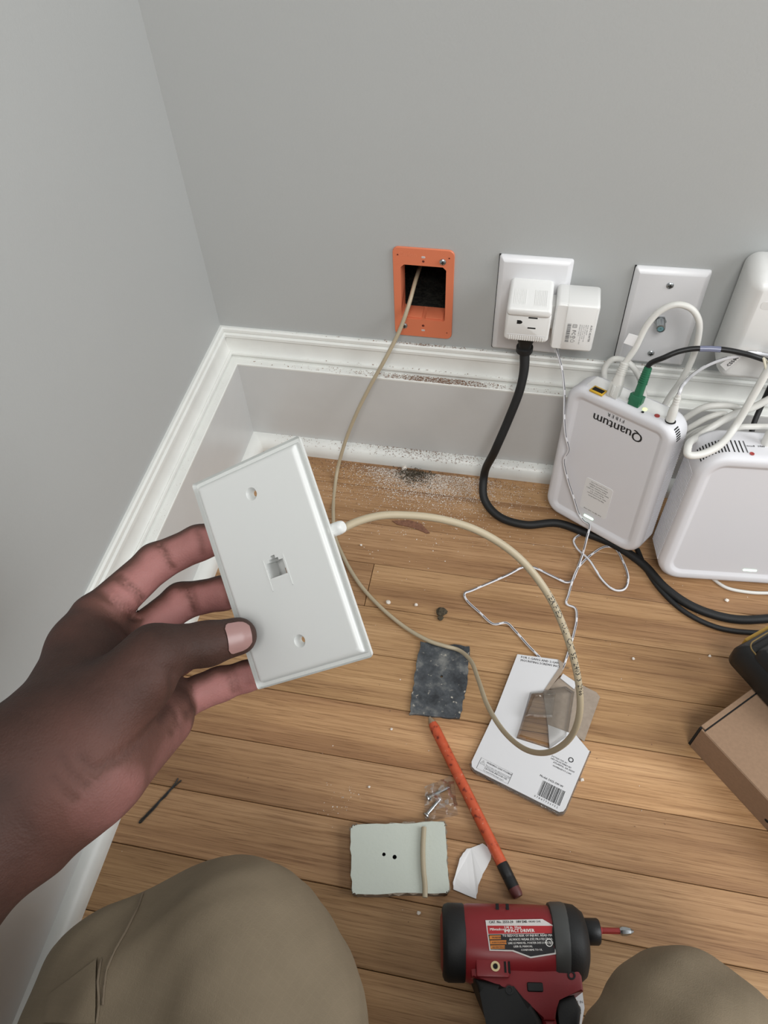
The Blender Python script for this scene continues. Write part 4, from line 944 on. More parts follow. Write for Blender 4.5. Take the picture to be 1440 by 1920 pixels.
bc = [('bars', 0, 0, .0225, .0150, 30, True), ('text', '0 7 8 4 7 7 3 6 9 5 2', -.002, -.0030, .0028), ('text', 'Model: 5025-SW-W', -.0045, .0172, .0028, 0, 'LEFT', 1)]
cprint('barcode', bc, 1007, 1490)
ad = [('text', 'DISTRIBUTED BY', 0, .0080, .0021), ('text', '2455 PACES FERRY RD', 0, .0056, .0021, 0, 'LEFT', 1), ('text', 'ATLANTA, GA 30339', .0035, .0030, .0023, 0, 'LEFT', 1), ('text', 'HOMEDEPOT.COM', .0045, -.0002, .0021, 0, 'LEFT', 1), ('ring', circle(.0026, 12, .0175, .0135), .0009)]
cprint('address_print', ad, 1028, 1432)
top_ = [('text', 'FOR 1-GANG AND 2-GANG', 0, .0028, .0034, 0, 'LEFT', 1), ('text', 'MOUNTING SCREWS INCLUDED', 0, -.0010, .0034, 0, 'LEFT', 1)]
cprint('lettering', top_, 976, 1238, 0.30)

# bag with two screws
def bagf(u, v): q = fl(u, v, .002); return q[0], q[1]
bmv = []; bmf = []; nx, ny = 16, 14
c4 = [np.array(bagf(*p)) for p in ((796, 1474), (850, 1452), (860, 1528), (797, 1540))]
for j in range(ny + 1):
    for i in range(nx + 1):
        s, t_ = i / nx, j / ny; p = (c4[0] * (1 - s) + c4[1] * s) * (1 - t_) + (c4[3] * (1 - s) + c4[2] * s) * t_
        edge = min(s, 1 - s, t_, 1 - t_); z = .0006 + .0085 * min(1, edge * 4) * (0.55 + .45 * math.sin(9 * s + 4 * t_) * math.sin(11 * t_ - 3 * s)) + random.uniform(0, .0009)
        bmv.append((p[0] + random.uniform(-.0005, .0005), p[1] + random.uniform(-.0005, .0005), z))
for j in range(ny):
    for i in range(nx): a = j * (nx + 1) + i; bmf.append((a, a + 1, a + nx + 2, a + nx + 1))
n0 = len(bmv); bmv += [(x, y, .0003) for x, y, z in bmv[:n0]]; bmf += [tuple(k + n0 for k in reversed(f)) for f in bmf[:]]
o = from_py('screw_bag', bmv, bmf, M['bagfilm'], smooth=True, angle=20); tag(o, 'small clear plastic bag holding two screws beside the orange rod', 'bag')
def screw(a, b_, label):
    a = np.array(a); b_ = np.array(b_); d = (b_ - a); L_ = np.linalg.norm(d); mw = frame(a, d, np.cross([0, 0, 1], d))
    root = empty('machine_screw', mw, label, 'screw')
    bm = bmesh.new(); lathe(bm, [(.0032, 0.0), (.0030, .0012), (.0016, .0024)], 14, 'X'); from_bm('head', bm, M['steel'], root)
    bm = bmesh.new(); pr = [(.0015, .0022)]
    for i in range(int(L_ / .0014)): x = .003 + i * .0014; pr += [(.0017, x), (.0013, x + .0007)]
    lathe(bm, [p for p in pr if p[1] < L_], 10, 'X'); from_bm('thread', bm, M['steel'], root, angle=60)
screw(fl(801, 1497, .0036), fl(842, 1476, .0030), 'upper silvery screw in the clear bag, head at its left end')
screw(fl(798, 1530, .0036), fl(826, 1497, .0030), 'lower silvery screw in the clear bag, slanting up to the right')

# piece of painted plaster board with two holes
pcs = [(.2500, -.4780), (.2540, -.4765), (.3308, -.4602), (.3322, -.4640), (.3427, -.5160), (.3400, -.5182), (.2660, -.5328), (.2618, -.5322), (.2600, -.5290), (.2488, -.4815)]
ppoly = jag(pcs, .0008, 9, 9)
h1, h2 = (.2823, -.4971), (.2920, -.4976)
bm = bmesh.new(); lps = poly_holes(bm, ppoly, [circle(.0016, 10, *h1), circle(.0019, 10, *h2)], .0125)
for v in bm.verts: v.co.z += 0
bottom = skirt(bm, lps[0], [lambda c_, i: Vector((c_.x * 1.0, c_.y, .0118)), lambda c_, i: Vector((c_.x + (.296 - c_.x) * .006, c_.y + (-.497 - c_.y) * .006, .0004))]); bm.faces.new(bottom)
for lp in lps[1:]: skirt(bm, lp, [lambda c_, i: Vector((c_.x, c_.y, .0030))])
o = from_bm('wall_cutout', bm, M['gyp'], smooth=False)
o.data.materials.append(M['gypedge']); o.data.materials.append(M['dark'])
for p_ in o.data.polygons:
    if abs(p_.normal.z) < .8: p_.material_index = 2 if min(math.hypot(p_.center.x - h[0], p_.center.y - h[1]) for h in (h1, h2)) < .003 else 1
tag(o, 'rectangular piece of pale painted wallboard with two drilled holes, on the floor', 'wallboard')
fr_ = jag([(.296 + (x - .296) * 1.010, -.497 + (y + .497) * 1.012) for x, y in pcs], .0013, 22, 5)
bm = bmesh.new(); lpf = poly_holes(bm, fr_, [[(.296 + (x - .296) * .96, -.497 + (y + .497) * .96) for x, y in pcs]], .0120)
for lp in lpf: skirt(bm, lp, [lambda c_, i: Vector((c_.x, c_.y, .0108))])
from_bm('frayed_edge', bm, M['gypedge'], o, smooth=False)
o = tube('cable_offcut', [fl(795, 1551, .0148), fl(793, 1590, .0148), fl(794, 1630, .0148), fl(797, 1660, .0147), fl(797, 1683, .0146)], .0022, M['beige'], seg=12)
tag(o, 'short beige cable offcut lying across the piece of wallboard', 'cable')
ppl = [(.3671, -.4693), (.3751, -.4729), (.3756, -.4820), (.3699, -.4955), (.3672, -.5048), (.3666, -.5157), (.3462, -.5121), (.3450, -.5066), (.3485, -.4859), (.3536, -.4768)]
pj_ = jag(ppl, .0004, 4, 3); bm = bmesh.new()
lo = [bm.verts.new((x, y, .0004 + .0022 * max(0, math.sin((y + .52) * 60)))) for x, y in pj_]; hi = [bm.verts.new((v.co.x, v.co.y, v.co.z + .0003)) for v in lo]
bm.faces.new(list(reversed(lo))); bm.faces.new(hi)
for i in range(len(lo)): j = (i + 1) % len(lo); bm.faces.new((lo[i], lo[j], hi[j], hi[i]))
o = from_bm('paper_scrap', bm, M['paper'], smooth=False); tag(o, 'torn scrap of white paper between the wallboard piece and the orange rod', 'paper')
# bobby pin
pa, pb = fl(338, 1461, .0009), fl(263, 1541, .0009); dd = (pb - pa); sd = np.array([-dd[1], dd[0], 0]); sd /= np.linalg.norm(sd)
bp_ = [pa + sd * .0016, pa + dd * .12 + sd * .0010]
for i in range(4): bp_ += [pa + dd * (.25 + i * .13) + sd * (.0004 + .0007 * (i % 2))]
bp_ += [pa + dd * .9 + sd * .0009, pb + sd * .0008, pb + dd * .02, pb - sd * .0008, pa + dd * .9 - sd * .0007, pa + dd * .4 - sd * .0005, pa + dd * .12 - sd * .0008, pa - sd * .0024 + dd * .01]
o = tube('bobby_pin', bp_, .00065, M['black'], seg=8, res=6); tag(o, 'black bobby pin lying on the oak floor near the left baseboard', 'hairpin')

# cardboard box and battery pack on it
A_ = np.array([.553, -.343, 0.0]); e1 = np.array([.68, -.733, 0]); e2 = np.array([.733, .68, 0]); e1 /= np.linalg.norm(e1); e2 = np.array([-e1[1], e1[0], 0])
mwb = frame(A_, e1, e2)
cb = empty('cardboard_box', mwb, 'low brown cardboard box with tuck-in lid at the right edge of the floor', 'box')
bh = .040; bl_, bd = .200, .170
bm = bmesh.new(); box(bm, 0, bl_, 0.0006, bd, 0.0003, bh - .0025); from_bm('base', bm, M['card'], cb, smooth=False)
box_obj('front_flap', (.0016, bl_, -.0012, .0004, .0004, bh - .0006), M['card'], cb, .0003, 1)
box_obj('lid', (.0050, bl_, -.0006, bd, bh - .0022, bh), M['card'], cb, .0004, 1)
box_obj('side_flap', (-.0012, .0036, .0012, bd, .0006, bh + .0003), M['card'], cb, .0004, 1)
box_obj('corner_gap', (-.0010, .0012, -.0008, .0010, .0006, bh - .001), M['dark'], cb)
box_obj('lid_gap', (.0036, .0050, .0002, bd, bh - .003, bh - .0006), M['dark'], cb)
bm = bmesh.new(); lathe(bm, [(.0022, -.0013), (.0022, -.0010)], 12, 'Y', (.089, 0, .012)); from_bm('locking_slot', bm, M['dark'], cb)
q = fl(1428, 1262, bh + .03)
mwk = frame(np.array([.6350, -.2870, bh]), (.62, -.785, 0), (.785, .62, 0))
bt = empty('battery_pack', mwk, 'black and yellow battery pack resting on the cardboard box lid', 'battery')
bm = bmesh.new(); rr_loft(bm, .100, .066, .010, [(.003, .0003), (0, .004), (0, .016), (.004, .028), (.010, .034), (.016, .036)], 5); from_bm('case', bm, M['black'], bt, angle=40)
bm = bmesh.new(); rr_loft(bm, .074, .060, .008, [(0, .034), (.002, .042), (.006, .046)], 5, .004, .002); from_bm('top_cover', bm, M['black'], bt, angle=40)
t = tube('piping', [(x, y, .0352) for x, y in rrect(.084, .050, .008, 4)] + [(.042, .017, .0352)], .0008, mat('brown_piping', lin(120, 100, 60), .6), bt, seg=6, res=2)
bm = bmesh.new(); box(bm, -.0525, -.047, -.012, .026, .003, .020, .002); from_bm('yellow_side', bm, mat('yellow_plastic', lin(190, 150, 60), .45), bt)

# ================================================================== IMPACT DRIVER
def impact_driver():
    O = fl(960, 1760, .031); Xd = np.array([.987, .157, 0.0]); mw = frame(O, Xd, np.array([-.157, .987, 0]))
    root = empty('impact_driver', mw, 'red and black cordless impact driver with a red bit, lying on the floor', 'power tool')
    def lat(name, prof, m, n=28, cy=0.0, sq=1.0):
        bm = bmesh.new(); lathe(bm, prof, n, 'X', (0, cy, 0)); 
        return from_bm(name, bm, m, root, angle=45)
    cy = -.0035
    lat('rear_band', [(.0240, -.0560), (.0270, -.0545), (.0282, -.0515), (.0282, -.0395), (.0268, -.0380)], M['rubber'], cy=cy)
    lat('rear_cap', [(.0020, -.0572), (.0180, -.0572), (.0235, -.0555), (.0240, -.0530)], M['redbody'], cy=cy)
    # housing with flattened sides: octagonal-ish section
    def sect(r, fl_=0.86, n=28):
        out = []
        for i in range(n):
            a = 2 * math.pi * i / n; c, s = math.cos(a), math.sin(a); z = max(-fl_, min(fl_, s)) * r; y = c * r; out.append((y, z))
        return out
    bm = bmesh.new(); loft(bm, [[(x, y + cy, z) for y, z in sect(r, f)] for x, r, f in ((-.0400, .0268, .96), (-.0360, .0280, .95), (-.0200, .0282, .92), (.0180, .0284, .92), (.0300, .0280, .94), (.0360, .0266, .98))]); hs = from_bm('housing', bm, M['redbody'], root, angle=40)
    lat('nose_bumper', [(.0262, .0280), (.0288, .0310), (.0292, .0420), (.0280, .0500), (.0235, .0560), (.0165, .0585), (.0120, .0590)], M['rubber'], cy=cy + .001)
    bm = bmesh.new(); loft(bm, [[(x, y + cy + .0015, z) for y, z in circle(r, 28)] for x, r in ((.0300, .0294), (.0350, .0296), (.0400, .0295))]); 
    lat('grey_shoulder', [(.0289, .0300), (.0296, .0320), (.0297, .0400), (.0288, .0430)], mat('dark_grey_gearcase', lin(70, 71, 70), .5), cy=cy + .0012)
    bm.free()
    yc = .0100 - .0035
    bm = bmesh.new(); lathe(bm, [(.0090, .0570), (.0100, .0590), (.0100, .0685), (.0090, .0700), (.0060, .0702)], 20, 'X', (0, yc, 0)); from_bm('collet', bm, M['black'], root)
    bit = None
    bm = bmesh.new(); lathe(bm, [(.0034, .0680), (.0034, .0715), (.0024, .0725), (.0024, .0870)], 6, 'X', (0, yc + .001, 0)); bit = from_bm('bit_shaft', bm, M['redshaft'], root, angle=20)
    bm = bmesh.new(); lathe(bm, [(.0024, .0865), (.0036, .0880), (.0036, .0910), (.0026, .0950), (.0008, .0975)], 8, 'X', (0, yc + .001, 0)); from_bm('bit_tip', bm, M['steel'], bit, angle=20)
    # lower red body (magazine to the trigger guard)
    low = [(-.0355, -.0150), (-.0345, -.0300), (-.0120, -.0335), (-.0060, -.0400), (.0100, -.0460), (.0170, -.0560), (.0260, -.0560), (.0290, -.0420), (.0370, -.0385), (.0490, -.0370), (.0490, -.0270), (.0440, -.0185), (.0360, -.0150)]
    bm = bmesh.new(); prism(bm, low, -.0185, .0185, .0015); from_bm('lower_housing', bm, M['redbody'], root, angle=40)
    box_obj('side_rail', (-.0310, -.0060, -.0300, -.0180, .0170, .0235), M['redbody'], root, .0012)
    grip = [(-.0330, -.0300), (-.0130, -.0330), (-.0060, -.0395), (.0095, -.0455), (.0160, -.0560), (.0190, -.0800), (.0230, -.1250), (-.0150, -.1250), (-.0170, -.0900), (-.0200, -.0600), (-.0290, -.0400)]
    bm = bmesh.new(); prism(bm, [(x, y) for x, y in grip], -.0175, .0205, .005, 3); from_bm('grip', bm, M['rubber'], root, angle=40)
    core = [(.0160, -.0540), (.0270, -.0540), (.0300, -.0800), (.0330, -.1240), (.0220, -.1240), (.0190, -.0800)]
    bm = bmesh.new(); prism(bm, core, -.016, .0165, .003, 2); from_bm('handle_core', bm, M['redbody'], root)
    trg = [(.0280, -.0420), (.0430, -.0385), (.0470, -.0480), (.0430, -.0640), (.0330, -.0760), (.0290, -.0700)]
    bm = bmesh.new(); prism(bm, trg, -.0095, .0135, .003, 2); from_bm('trigger', bm, M['black'], root)
    # foot battery beyond the frame
    bm = bmesh.new(); box(bm, -.035, .055, -.150, -.122, -.0290, .030, .006); from_bm('battery', bm, M['black'], root)
    # details
    def disc(name, x, y, r, z0, z1, m, inner=None):
        bm = bmesh.new(); lathe(bm, [(r, z0), (r, z1), (r * .6, z1), (r * .55, z1 - .0006)] if inner else [(r, z0), (r, z1)], 18, 'Z', (x, y, 0)); return from_bm(name, bm, m, root)
    disc('ring_eyelet', -.0165, -.0230, .0035, .020, .0245, mat('cream_ring', lin(226, 206, 160), .5), True); disc('eyelet_hole', -.0165, -.0230, .0017, .020, .0247, M['dark'])
    for x, y in ((-.0065, -.0378), (.0413, -.0268)): disc('case_screw', x, y, .0030, .016, .0212 if x < 0 else .0190, M['black'], True)
    bm = bmesh.new(); rr_loft(bm, .0120, .0062, .0012, [(0, .017), (0, .0190), (.0006, .0196)], 3, .0130, -.0352); from_bm('direction_button', bm, M['black'], root)
    for x in (-.0060, -.0090):
        box_obj('vent_slot', (x - .0008, x + .0008, -.0270, -.0195, .018, .0238), M['dark'], root)
    for x in (-.012, -.004):
        box_obj('vent_slot', (x - .0012, x + .0012, .0168, .0215, .0172, .0192), M['dark'], root)
    # paper slip stuck by the trigger
    # rating label on the side
    lab = [(-.0225, .0080), (.0220, .0098), (.0345, .0030), (.0305, -.0140), (.0105, -.0172), (-.0030, -.0130), (-.0205, -.0130)]
    zt = .0262
    bm = bmesh.new(); prism(bm, lab, .0225, zt); lb_ = from_bm('rating_label', bm, mat('silver_label', lin(214, 210, 206), .35), root, smooth=False)
    def lbp(name, poly, m, z): bm = bmesh.new(); prism(bm, poly, zt - .0005, z); return from_bm(name, bm, m, lb_, smooth=False)
    lbp('red_band', [(-.0213, .0042), (.0290, .0052), (.0318, .0024), (.0312, .0002), (-.0208, -.0016)], mat('label_red', lin(176, 40, 44), .4), zt + .0001)
    lbp('black_band', [(-.0208, -.0019), (.0311, -.0001), (.0290, -.0132), (.0106, -.0162), (-.0024, -.0121), (-.0196, -.0121)], mat('label_black', lin(34, 32, 34), .4), zt + .0001)
    wm = mat('label_white_print', lin(236, 234, 230), .5); om = mat('label_orange_print', lin(206, 126, 50), .5)
    rz = .035
    print_obj('white_print', [('text', '1/4 in. Hex', -.0085, .0022, .0030, rz, 'LEFT', 1), ('text', 'IMPACT DRIVER', -.0085, -.0003, .0033, rz, 'LEFT', 2), ('text', 'Milwaukee', -.0195, .0008, .0026, rz, 'LEFT', 1),
        ('text', 'TO REDUCE RISK OF INJURY, READ MANUAL', -.0100, -.0034, .0022, rz, 'LEFT', 1), ('text', 'ALWAYS WEAR EYE PROTECTION', -.0050, -.0058, .0022, rz, 'LEFT', 1), ('text', 'LIRE LE MANUEL. PORTER DES LUNETTES', -.0060, -.0082, .0019, rz, 'LEFT', 1), ('text', 'LEER EL MANUAL', -.0020, -.0104, .0019, rz, 'LEFT', 1), ('text', 'CONFORMS TO UL', .0035, -.0126, .0019, rz, 'LEFT', 1), ('ring', circle(.0028, 16, .0255, -.0065), .0006), ('text', 'UL', .0237, -.0076, .0028, rz, 'LEFT', 1)], wm, lb_, (0, 0, zt + .00018))
    print_obj('orange_print', [('poly', [(-.0200, -.0026), (-.0112, -.0023), (-.0112, -.0050), (-.0200, -.0053)]), ('poly', [(-.0198, -.0060), (-.0072, -.0056), (-.0072, -.0083), (-.0198, -.0087)]), ('poly', [(-.0196, -.0094), (-.0086, -.0090), (-.0086, -.0114), (-.0196, -.0117)])], om, lb_, (0, 0, zt + .00018))
    print_obj('dark_print', [('text', 'CAT. No. 2553-20   18V DC', -.0200, .0058, .0025, rz, 'LEFT', 2), ('text', 'SER. G82AD 2242', .0070, .0070, .0018, rz, 'LEFT', 1), ('text', 'WARNING', -.0182, -.0047, .0020, rz, 'LEFT', 1), ('text', 'AVERTISSEMENT', -.0185, -.0080, .0016, rz, 'LEFT', 1), ('text', 'ADVERTENCIA', -.0183, -.0112, .0016, rz, 'LEFT', 1)], M['print'], lb_, (0, 0, zt + .00026))
    return root
impact_driver()
bm = bmesh.new(); prism(bm, [fl(u, v, .004)[:2].tolist() for u, v in ((1069, 1864), (1092, 1860), (1096, 1890), (1088, 1935), (1072, 1935), (1063, 1895))][::-1], .0030, .0042)
o = from_bm('paper_slip', bm, M['paper'], smooth=False); tag(o, 'small white printed paper slip beside the trigger of the impact driver', 'paper')
q = fl(1070, 1890, .0043); print_obj('slip_print', [('text', 'MADE IN', 0, .003, .0026), ('text', 'CHINA', 0, -.0005, .0026), ('text', '2242 G', 0, -.004, .0026)], M['greyprint'], o, (q[0], q[1], .0043), .2)

# ================================================================== DEBRIS
TET = [(0, 1, 2), (0, 2, 3), (0, 3, 1), (1, 3, 2)]
def crumbs(name, pts, sizes, m, label, cat):
    V = []; F = []
    for p, s in zip(pts, sizes):
        b_ = len(V); q = rng.normal(size=(4, 3)); q /= np.linalg.norm(q, axis=1)[:, None]; q = q * s; q[:, 2] = np.abs(q[:, 2]) * .8 - s * .05
        V.extend((q + p).tolist()); F.extend([tuple(i + b_ for i in f) for f in TET])
    o = from_py(name, V, F, m); tag(o, label, cat, kind='stuff'); return o
M['crumbw'] = mat('white_plaster_dust', lin(226, 218, 208), .9); M['crumbb'] = mat('brown_dirt', lin(132, 102, 82), .95, var=(900, .5)); M['crumbd'] = mat('dark_lint', lin(72, 64, 50), .95, var=(600, .5))
def scatter_floor(n, cx, cy, sx, sy, ymin=-.60):
    x = rng.normal(cx, sx, n); y = cy - np.abs(rng.normal(0, sy, n)); k = (x > .035); return np.stack([x[k], y[k], np.full(k.sum(), .0001)], 1)
w = np.vstack([scatter_floor(7000, .262, -.038, .042, .024), scatter_floor(2600, .225, -.038, .030, .014), scatter_floor(2200, .245, -.036, .085, .045), scatter_floor(160, .20, -.05, .08, .10), scatter_floor(70, .40, -.15, .2, .25), scatter_floor(45, .232, -.44, .008, .02)])
crumbs('plaster_dust', w, rng.uniform(.0003, .0010, len(w)), M['crumbw'], 'white plaster dust scattered on the floor below the orange bracket', 'dust')
b2 = np.vstack([scatter_floor(1500, .235, -.034, .075, .012), scatter_floor(300, .26, -.034, .10, .05), scatter_floor(90, .35, -.2, .2, .25)])
crumbs('dirt_crumbs', b2, rng.uniform(.0004, .0012, len(b2)), M['crumbb'], 'brown dirt crumbs on the floor along the back baseboard', 'dirt')
n = 900; pp = np.stack([rng.normal(.236, .0115, n), -.038 - np.abs(rng.normal(0, .010, n)), np.abs(rng.normal(0, .0035, n))], 1)
crumbs('debris_pile', pp, rng.uniform(.0006, .0016, n), M['crumbd'], 'dark clump of lint and dirt against the back shoe moulding', 'dirt')
led = []
for n, cx, sx, y0, y1, z in ((1500, .262, .030, -.0186, -.0102, .1353), (420, .24, .09, -.0186, -.0102, .1353), (170, .238, .022, -.0040, -.0006, .1747), (160, .33, .12, -.0040, -.0006, .1747), (90, .27, .09, -.0108, -.0084, .1443)):
    led.append(np.stack([rng.normal(cx, sx, n), rng.uniform(y0, y1, n), np.full(n, z)], 1))
n = 1000; x = np.concatenate([rng.normal(.25, .045, 650), rng.uniform(.05, .42, 350)]); a = rng.uniform(0, .95, n) ** 1.4
led.append(np.stack([x, -.0190 - .0140 * np.sin(a), .0055 + .0150 * np.cos(a) + .0002], 1))
led = np.vstack(led); led = led[led[:, 0] > .03]
crumbs('ledge_crumbs', led, rng.uniform(.0004, .0011, len(led)), M['crumbb'], 'brown crumbs lying on the ledges of the back baseboard', 'dirt')
le2 = np.stack([np.random.default_rng(3).uniform(.0104, .0186, 160), -rng.uniform(.03, .55, 160), np.full(160, .1353)], 1)
crumbs('left_ledge_crumbs', le2, rng.uniform(.0002, .0005, 160), M['crumbb'], 'fine dirt along the ledge of the left baseboard', 'dirt')
def lump(name, u, v, r, m, label, cat, group=None, seed=0, flat=.7):
    q = fl(u, v); bm = bmesh.new(); bmesh.ops.create_icosphere(bm, subdivisions=2, radius=r); rr = random.Random(seed)
    for vv in bm.verts: vv.co *= rr.uniform(.7, 1.15); vv.co.z = vv.co.z * flat
    zmin = min(vv.co.z for vv in bm.verts)
    for vv in bm.verts: vv.co += Vector((q[0], q[1], -zmin + .0001))
    o = from_bm(name, bm, m, smooth=False); tag(o, label, cat, group); return o
for i, (u, v, r, lab) in enumerate(((728, 1131, .0027, 'white plaster crumb on the floor right of the held plate'), (780, 1135, .0020, 'white plaster crumb between the larger crumb and the lint ball'), (677, 1023, .0015, 'tiny white crumb on the floor beside the beige cable near the plate'), (1362, 1127, .0022, 'pale crumb on the floor between right router and black cord'), (785, 1712, .0018, 'white crumb on the floor left of the impact driver'), (1187, 1236, .0016, 'white crumb on the floor right of the packaging card top'), (1330, 1231, .0016, 'white crumb on the floor before the right-hand box'), (1091, 1463, .0020, 'white flake on the floor at the right of the barcode'), (692, 1476, .0013, 'small white crumb above the wallboard piece'), (734, 1368, .0014, 'small white crumb left of the orange rod'))):
    lump('plaster_crumb', u, v, r, M['crumbw'], lab, 'crumb', 'loose plaster crumbs', i)
lump('lint_ball', 828, 1150, .0060, M['crumbd'], 'small brown lint ball on the oak floor above the dark cover', 'lint', None, 31, .5)
lump('lint_ball', 826, 1160, .0035, M['crumbd'], 'smaller lint tuft touching the lower side of the brown lint ball', 'lint', None, 37, .5)
lump('plaster_chip', 758, 880, .0036, M['crumbw'], 'white plaster chip on the debris by the back shoe moulding', 'chip', None, 55, .8)
sp = [fl(u, v)[:2].tolist() for u, v in ((735, 977), (768, 976), (790, 983), (806, 1000), (800, 1001), (775, 990), (745, 984))]
o = sheet('wood_splinter', sp[::-1], .0001, .0011, mat('splinter_wood', lin(124, 86, 66), .8, var=(300, .25))); tag(o, 'long brown splinter lifted along a floorboard seam under the beige cable', 'splinter')

# ================================================================== PERSON
P3 = lambda u, v, d: at(u, v, d)
def cap(a, b_, ra, rb, k, t): return (np.array(a), np.array(b_), ra, rb, k, t)
wr_r, wr_u = P3(72, 1392, .352), P3(150, 1478, .352)
imcp, mmcp, rmcp, lmcp = P3(178, 1160, .420), P3(232, 1218, .428), P3(282, 1268, .428), P3(318, 1320, .420)
fore = P3(-160, 1640, .330); elbow = np.array([.068, -.815, .362]); shoulder = np.array([.175, -1.00, .57])
prims = [cap(elbow, shoulder, .046, .054, .02, .05), cap(fore, elbow, .038, .044, .02, .1), cap(P3(25, 1480, .348), fore, .030, .037, .02, .12),
         cap(wr_r, P3(0, 1440, .35), .0200, .025, .015, .10), cap(wr_u, P3(60, 1545, .35), .0195, .024, .015, .35),
         cap(wr_r, P3(150, 1215, .405), .0185, .0150, .014, .10), cap(P3(150, 1215, .405), imcp, .0150, .0135, .010, .55), cap((wr_r + wr_u) / 2, mmcp, .0190, .0140, .014, .4), cap((wr_r + 2 * wr_u) / 3, rmcp, .0185, .0135, .014, .75), cap(wr_u, lmcp, .0180, .0130, .014, .85),
         cap(P3(215, 1440, .362), P3(310, 1350, .405), .0150, .0130, .014, .9),          # hypothenar
         cap(P3(165, 1370, .358), P3(265, 1275, .372), .0190, .0160, .014, .30),         # thenar
         cap(P3(110, 1340, .362), P3(195, 1225, .398), .0150, .0105, .012, .05),         # first web, back of the hand
         cap(P3(180, 1330, .362), P3(290, 1222, .377), .0150, .0125, .012, .05),         # thumb metacarpal
         cap(P3(290, 1222, .377), P3(388, 1207, .395), .0128, .0112, .006, .05), cap(P3(388, 1207, .395), P3(446, 1193, .4035), .0112, .0100, .004, .12)]
def finger(pts, rs, tone=.9):
    for a, b_, ra, rb in zip(pts[:-1], pts[1:], rs[:-1], rs[1:]): prims.append(cap(a, b_, ra, rb, .0035, tone))
finger([imcp, P3(292, 1055, .447), P3(372, 1018, .4485), P3(455, 996, .4425)], [.0125, .0112, .0102, .0088])
finger([mmcp, P3(340, 1127, .455), P3(418, 1112, .450), P3(505, 1095, .4365)], [.0122, .0108, .0098, .0086])
finger([rmcp, P3(372, 1212, .460), P3(440, 1200, .449), P3(515, 1182, .4300)], [.0112, .0094, .0085, .0078])
finger([lmcp, P3(412, 1283, .437), P3(462, 1268, .4395), P3(512, 1250, .4365)], [.0112, .0096, .0086, .0076])
pre, PV, _ = sdf_mesh('pre', prims, .003, M['skin'], smooth_it=1)
from mathutils.bvhtree import BVHTree
_hb = BVHTree.FromPolygons([v.co[:] for v in pre.data.vertices], [tuple(p.vertices) for p in pre.data.polygons])
_pm = pre.data; bpy.data.objects.remove(pre); bpy.data.meshes.remove(_pm)
cr = []
def crease(pxs, dep, wid):
    px = np.array(pxs, float); t = np.linspace(0, 1, len(px)); tt = np.linspace(0, 1, len(px) * 3); q = []
    for k in tt:
        h = _hb.ray_cast(Vector(CAM), Vector(ray(np.interp(k, t, px[:, 0]), np.interp(k, t, px[:, 1]))).normalized())
        if h[0] is not None: q.append(np.array(h[0]))
    for a, b_ in zip(q[:-1], q[1:]):
        if np.linalg.norm(a - b_) < .02: cr.append((a, b_, dep * .75, max(wid, .0019)))
crease([(298, 1022), (308, 1040), (314, 1056), (322, 1066)], .0014, .0016)          # index joints
crease([(366, 998), (374, 1016), (378, 1040)], .0009, .0011)
crease([(338, 1090), (346, 1110), (356, 1130), (362, 1148)], .0016, .0018)          # middle joints
crease([(352, 1096), (362, 1120), (368, 1145)], .0009, .0011)
crease([(414, 1090), (422, 1112), (428, 1136)], .0008, .0011)
crease([(418, 1252), (428, 1272), (436, 1300)], .0010, .0012); crease([(430, 1250), (438, 1270), (444, 1296)], .0007, .0010)
crease([(350, 1262), (358, 1290), (360, 1318), (352, 1336)], .0016, .0018)          # root of the little finger
crease([(362, 1168), (372, 1180), (384, 1196), (392, 1212)], .0006, .0010); crease([(376, 1166), (390, 1182), (400, 1200)], .0006, .0010); crease([(386, 1164), (400, 1178), (410, 1194)], .0005, .0010)
crease([(222, 1080), (240, 1098), (256, 1112), (266, 1126)], .0016, .0018)          # root of the index finger
crease([(190, 1110), (212, 1128), (240, 1150), (262, 1162)], .0010, .0016); crease([(205, 1108), (228, 1132), (250, 1146)], .0006, .0012)
crease([(262, 1248), (290, 1252), (318, 1256), (330, 1262)], .0012, .0014); crease([(240, 1256), (275, 1262), (305, 1264)], .0006, .0010)
crease([(322, 1262), (322, 1290), (312, 1322), (290, 1356), (258, 1392), (222, 1420), (182, 1446)], .0016, .0026)   # life line
crease([(328, 1330), (332, 1350), (322, 1368)], .0010, .0014)
for k in range(6): crease([(185 + 20 * k, 1290 + 9 * k), (212 + 18 * k, 1286 + 8 * k + (k % 2) * 6), (240 + 15 * k, 1290 + 7 * k)], .00030, .0016)
crease([(150, 1424), (168, 1442), (184, 1452)], .0014, .0020); crease([(120, 1440), (142, 1462), (160, 1476)], .0011, .0018); crease([(100, 1462), (120, 1486), (138, 1500)], .0009, .0018); crease([(110, 1420), (130, 1446), (150, 1466)], .0008, .0014)
person, HV, HT = sdf_mesh('person', prims, .0014, M['skin'], creases=cr, smooth_it=2)
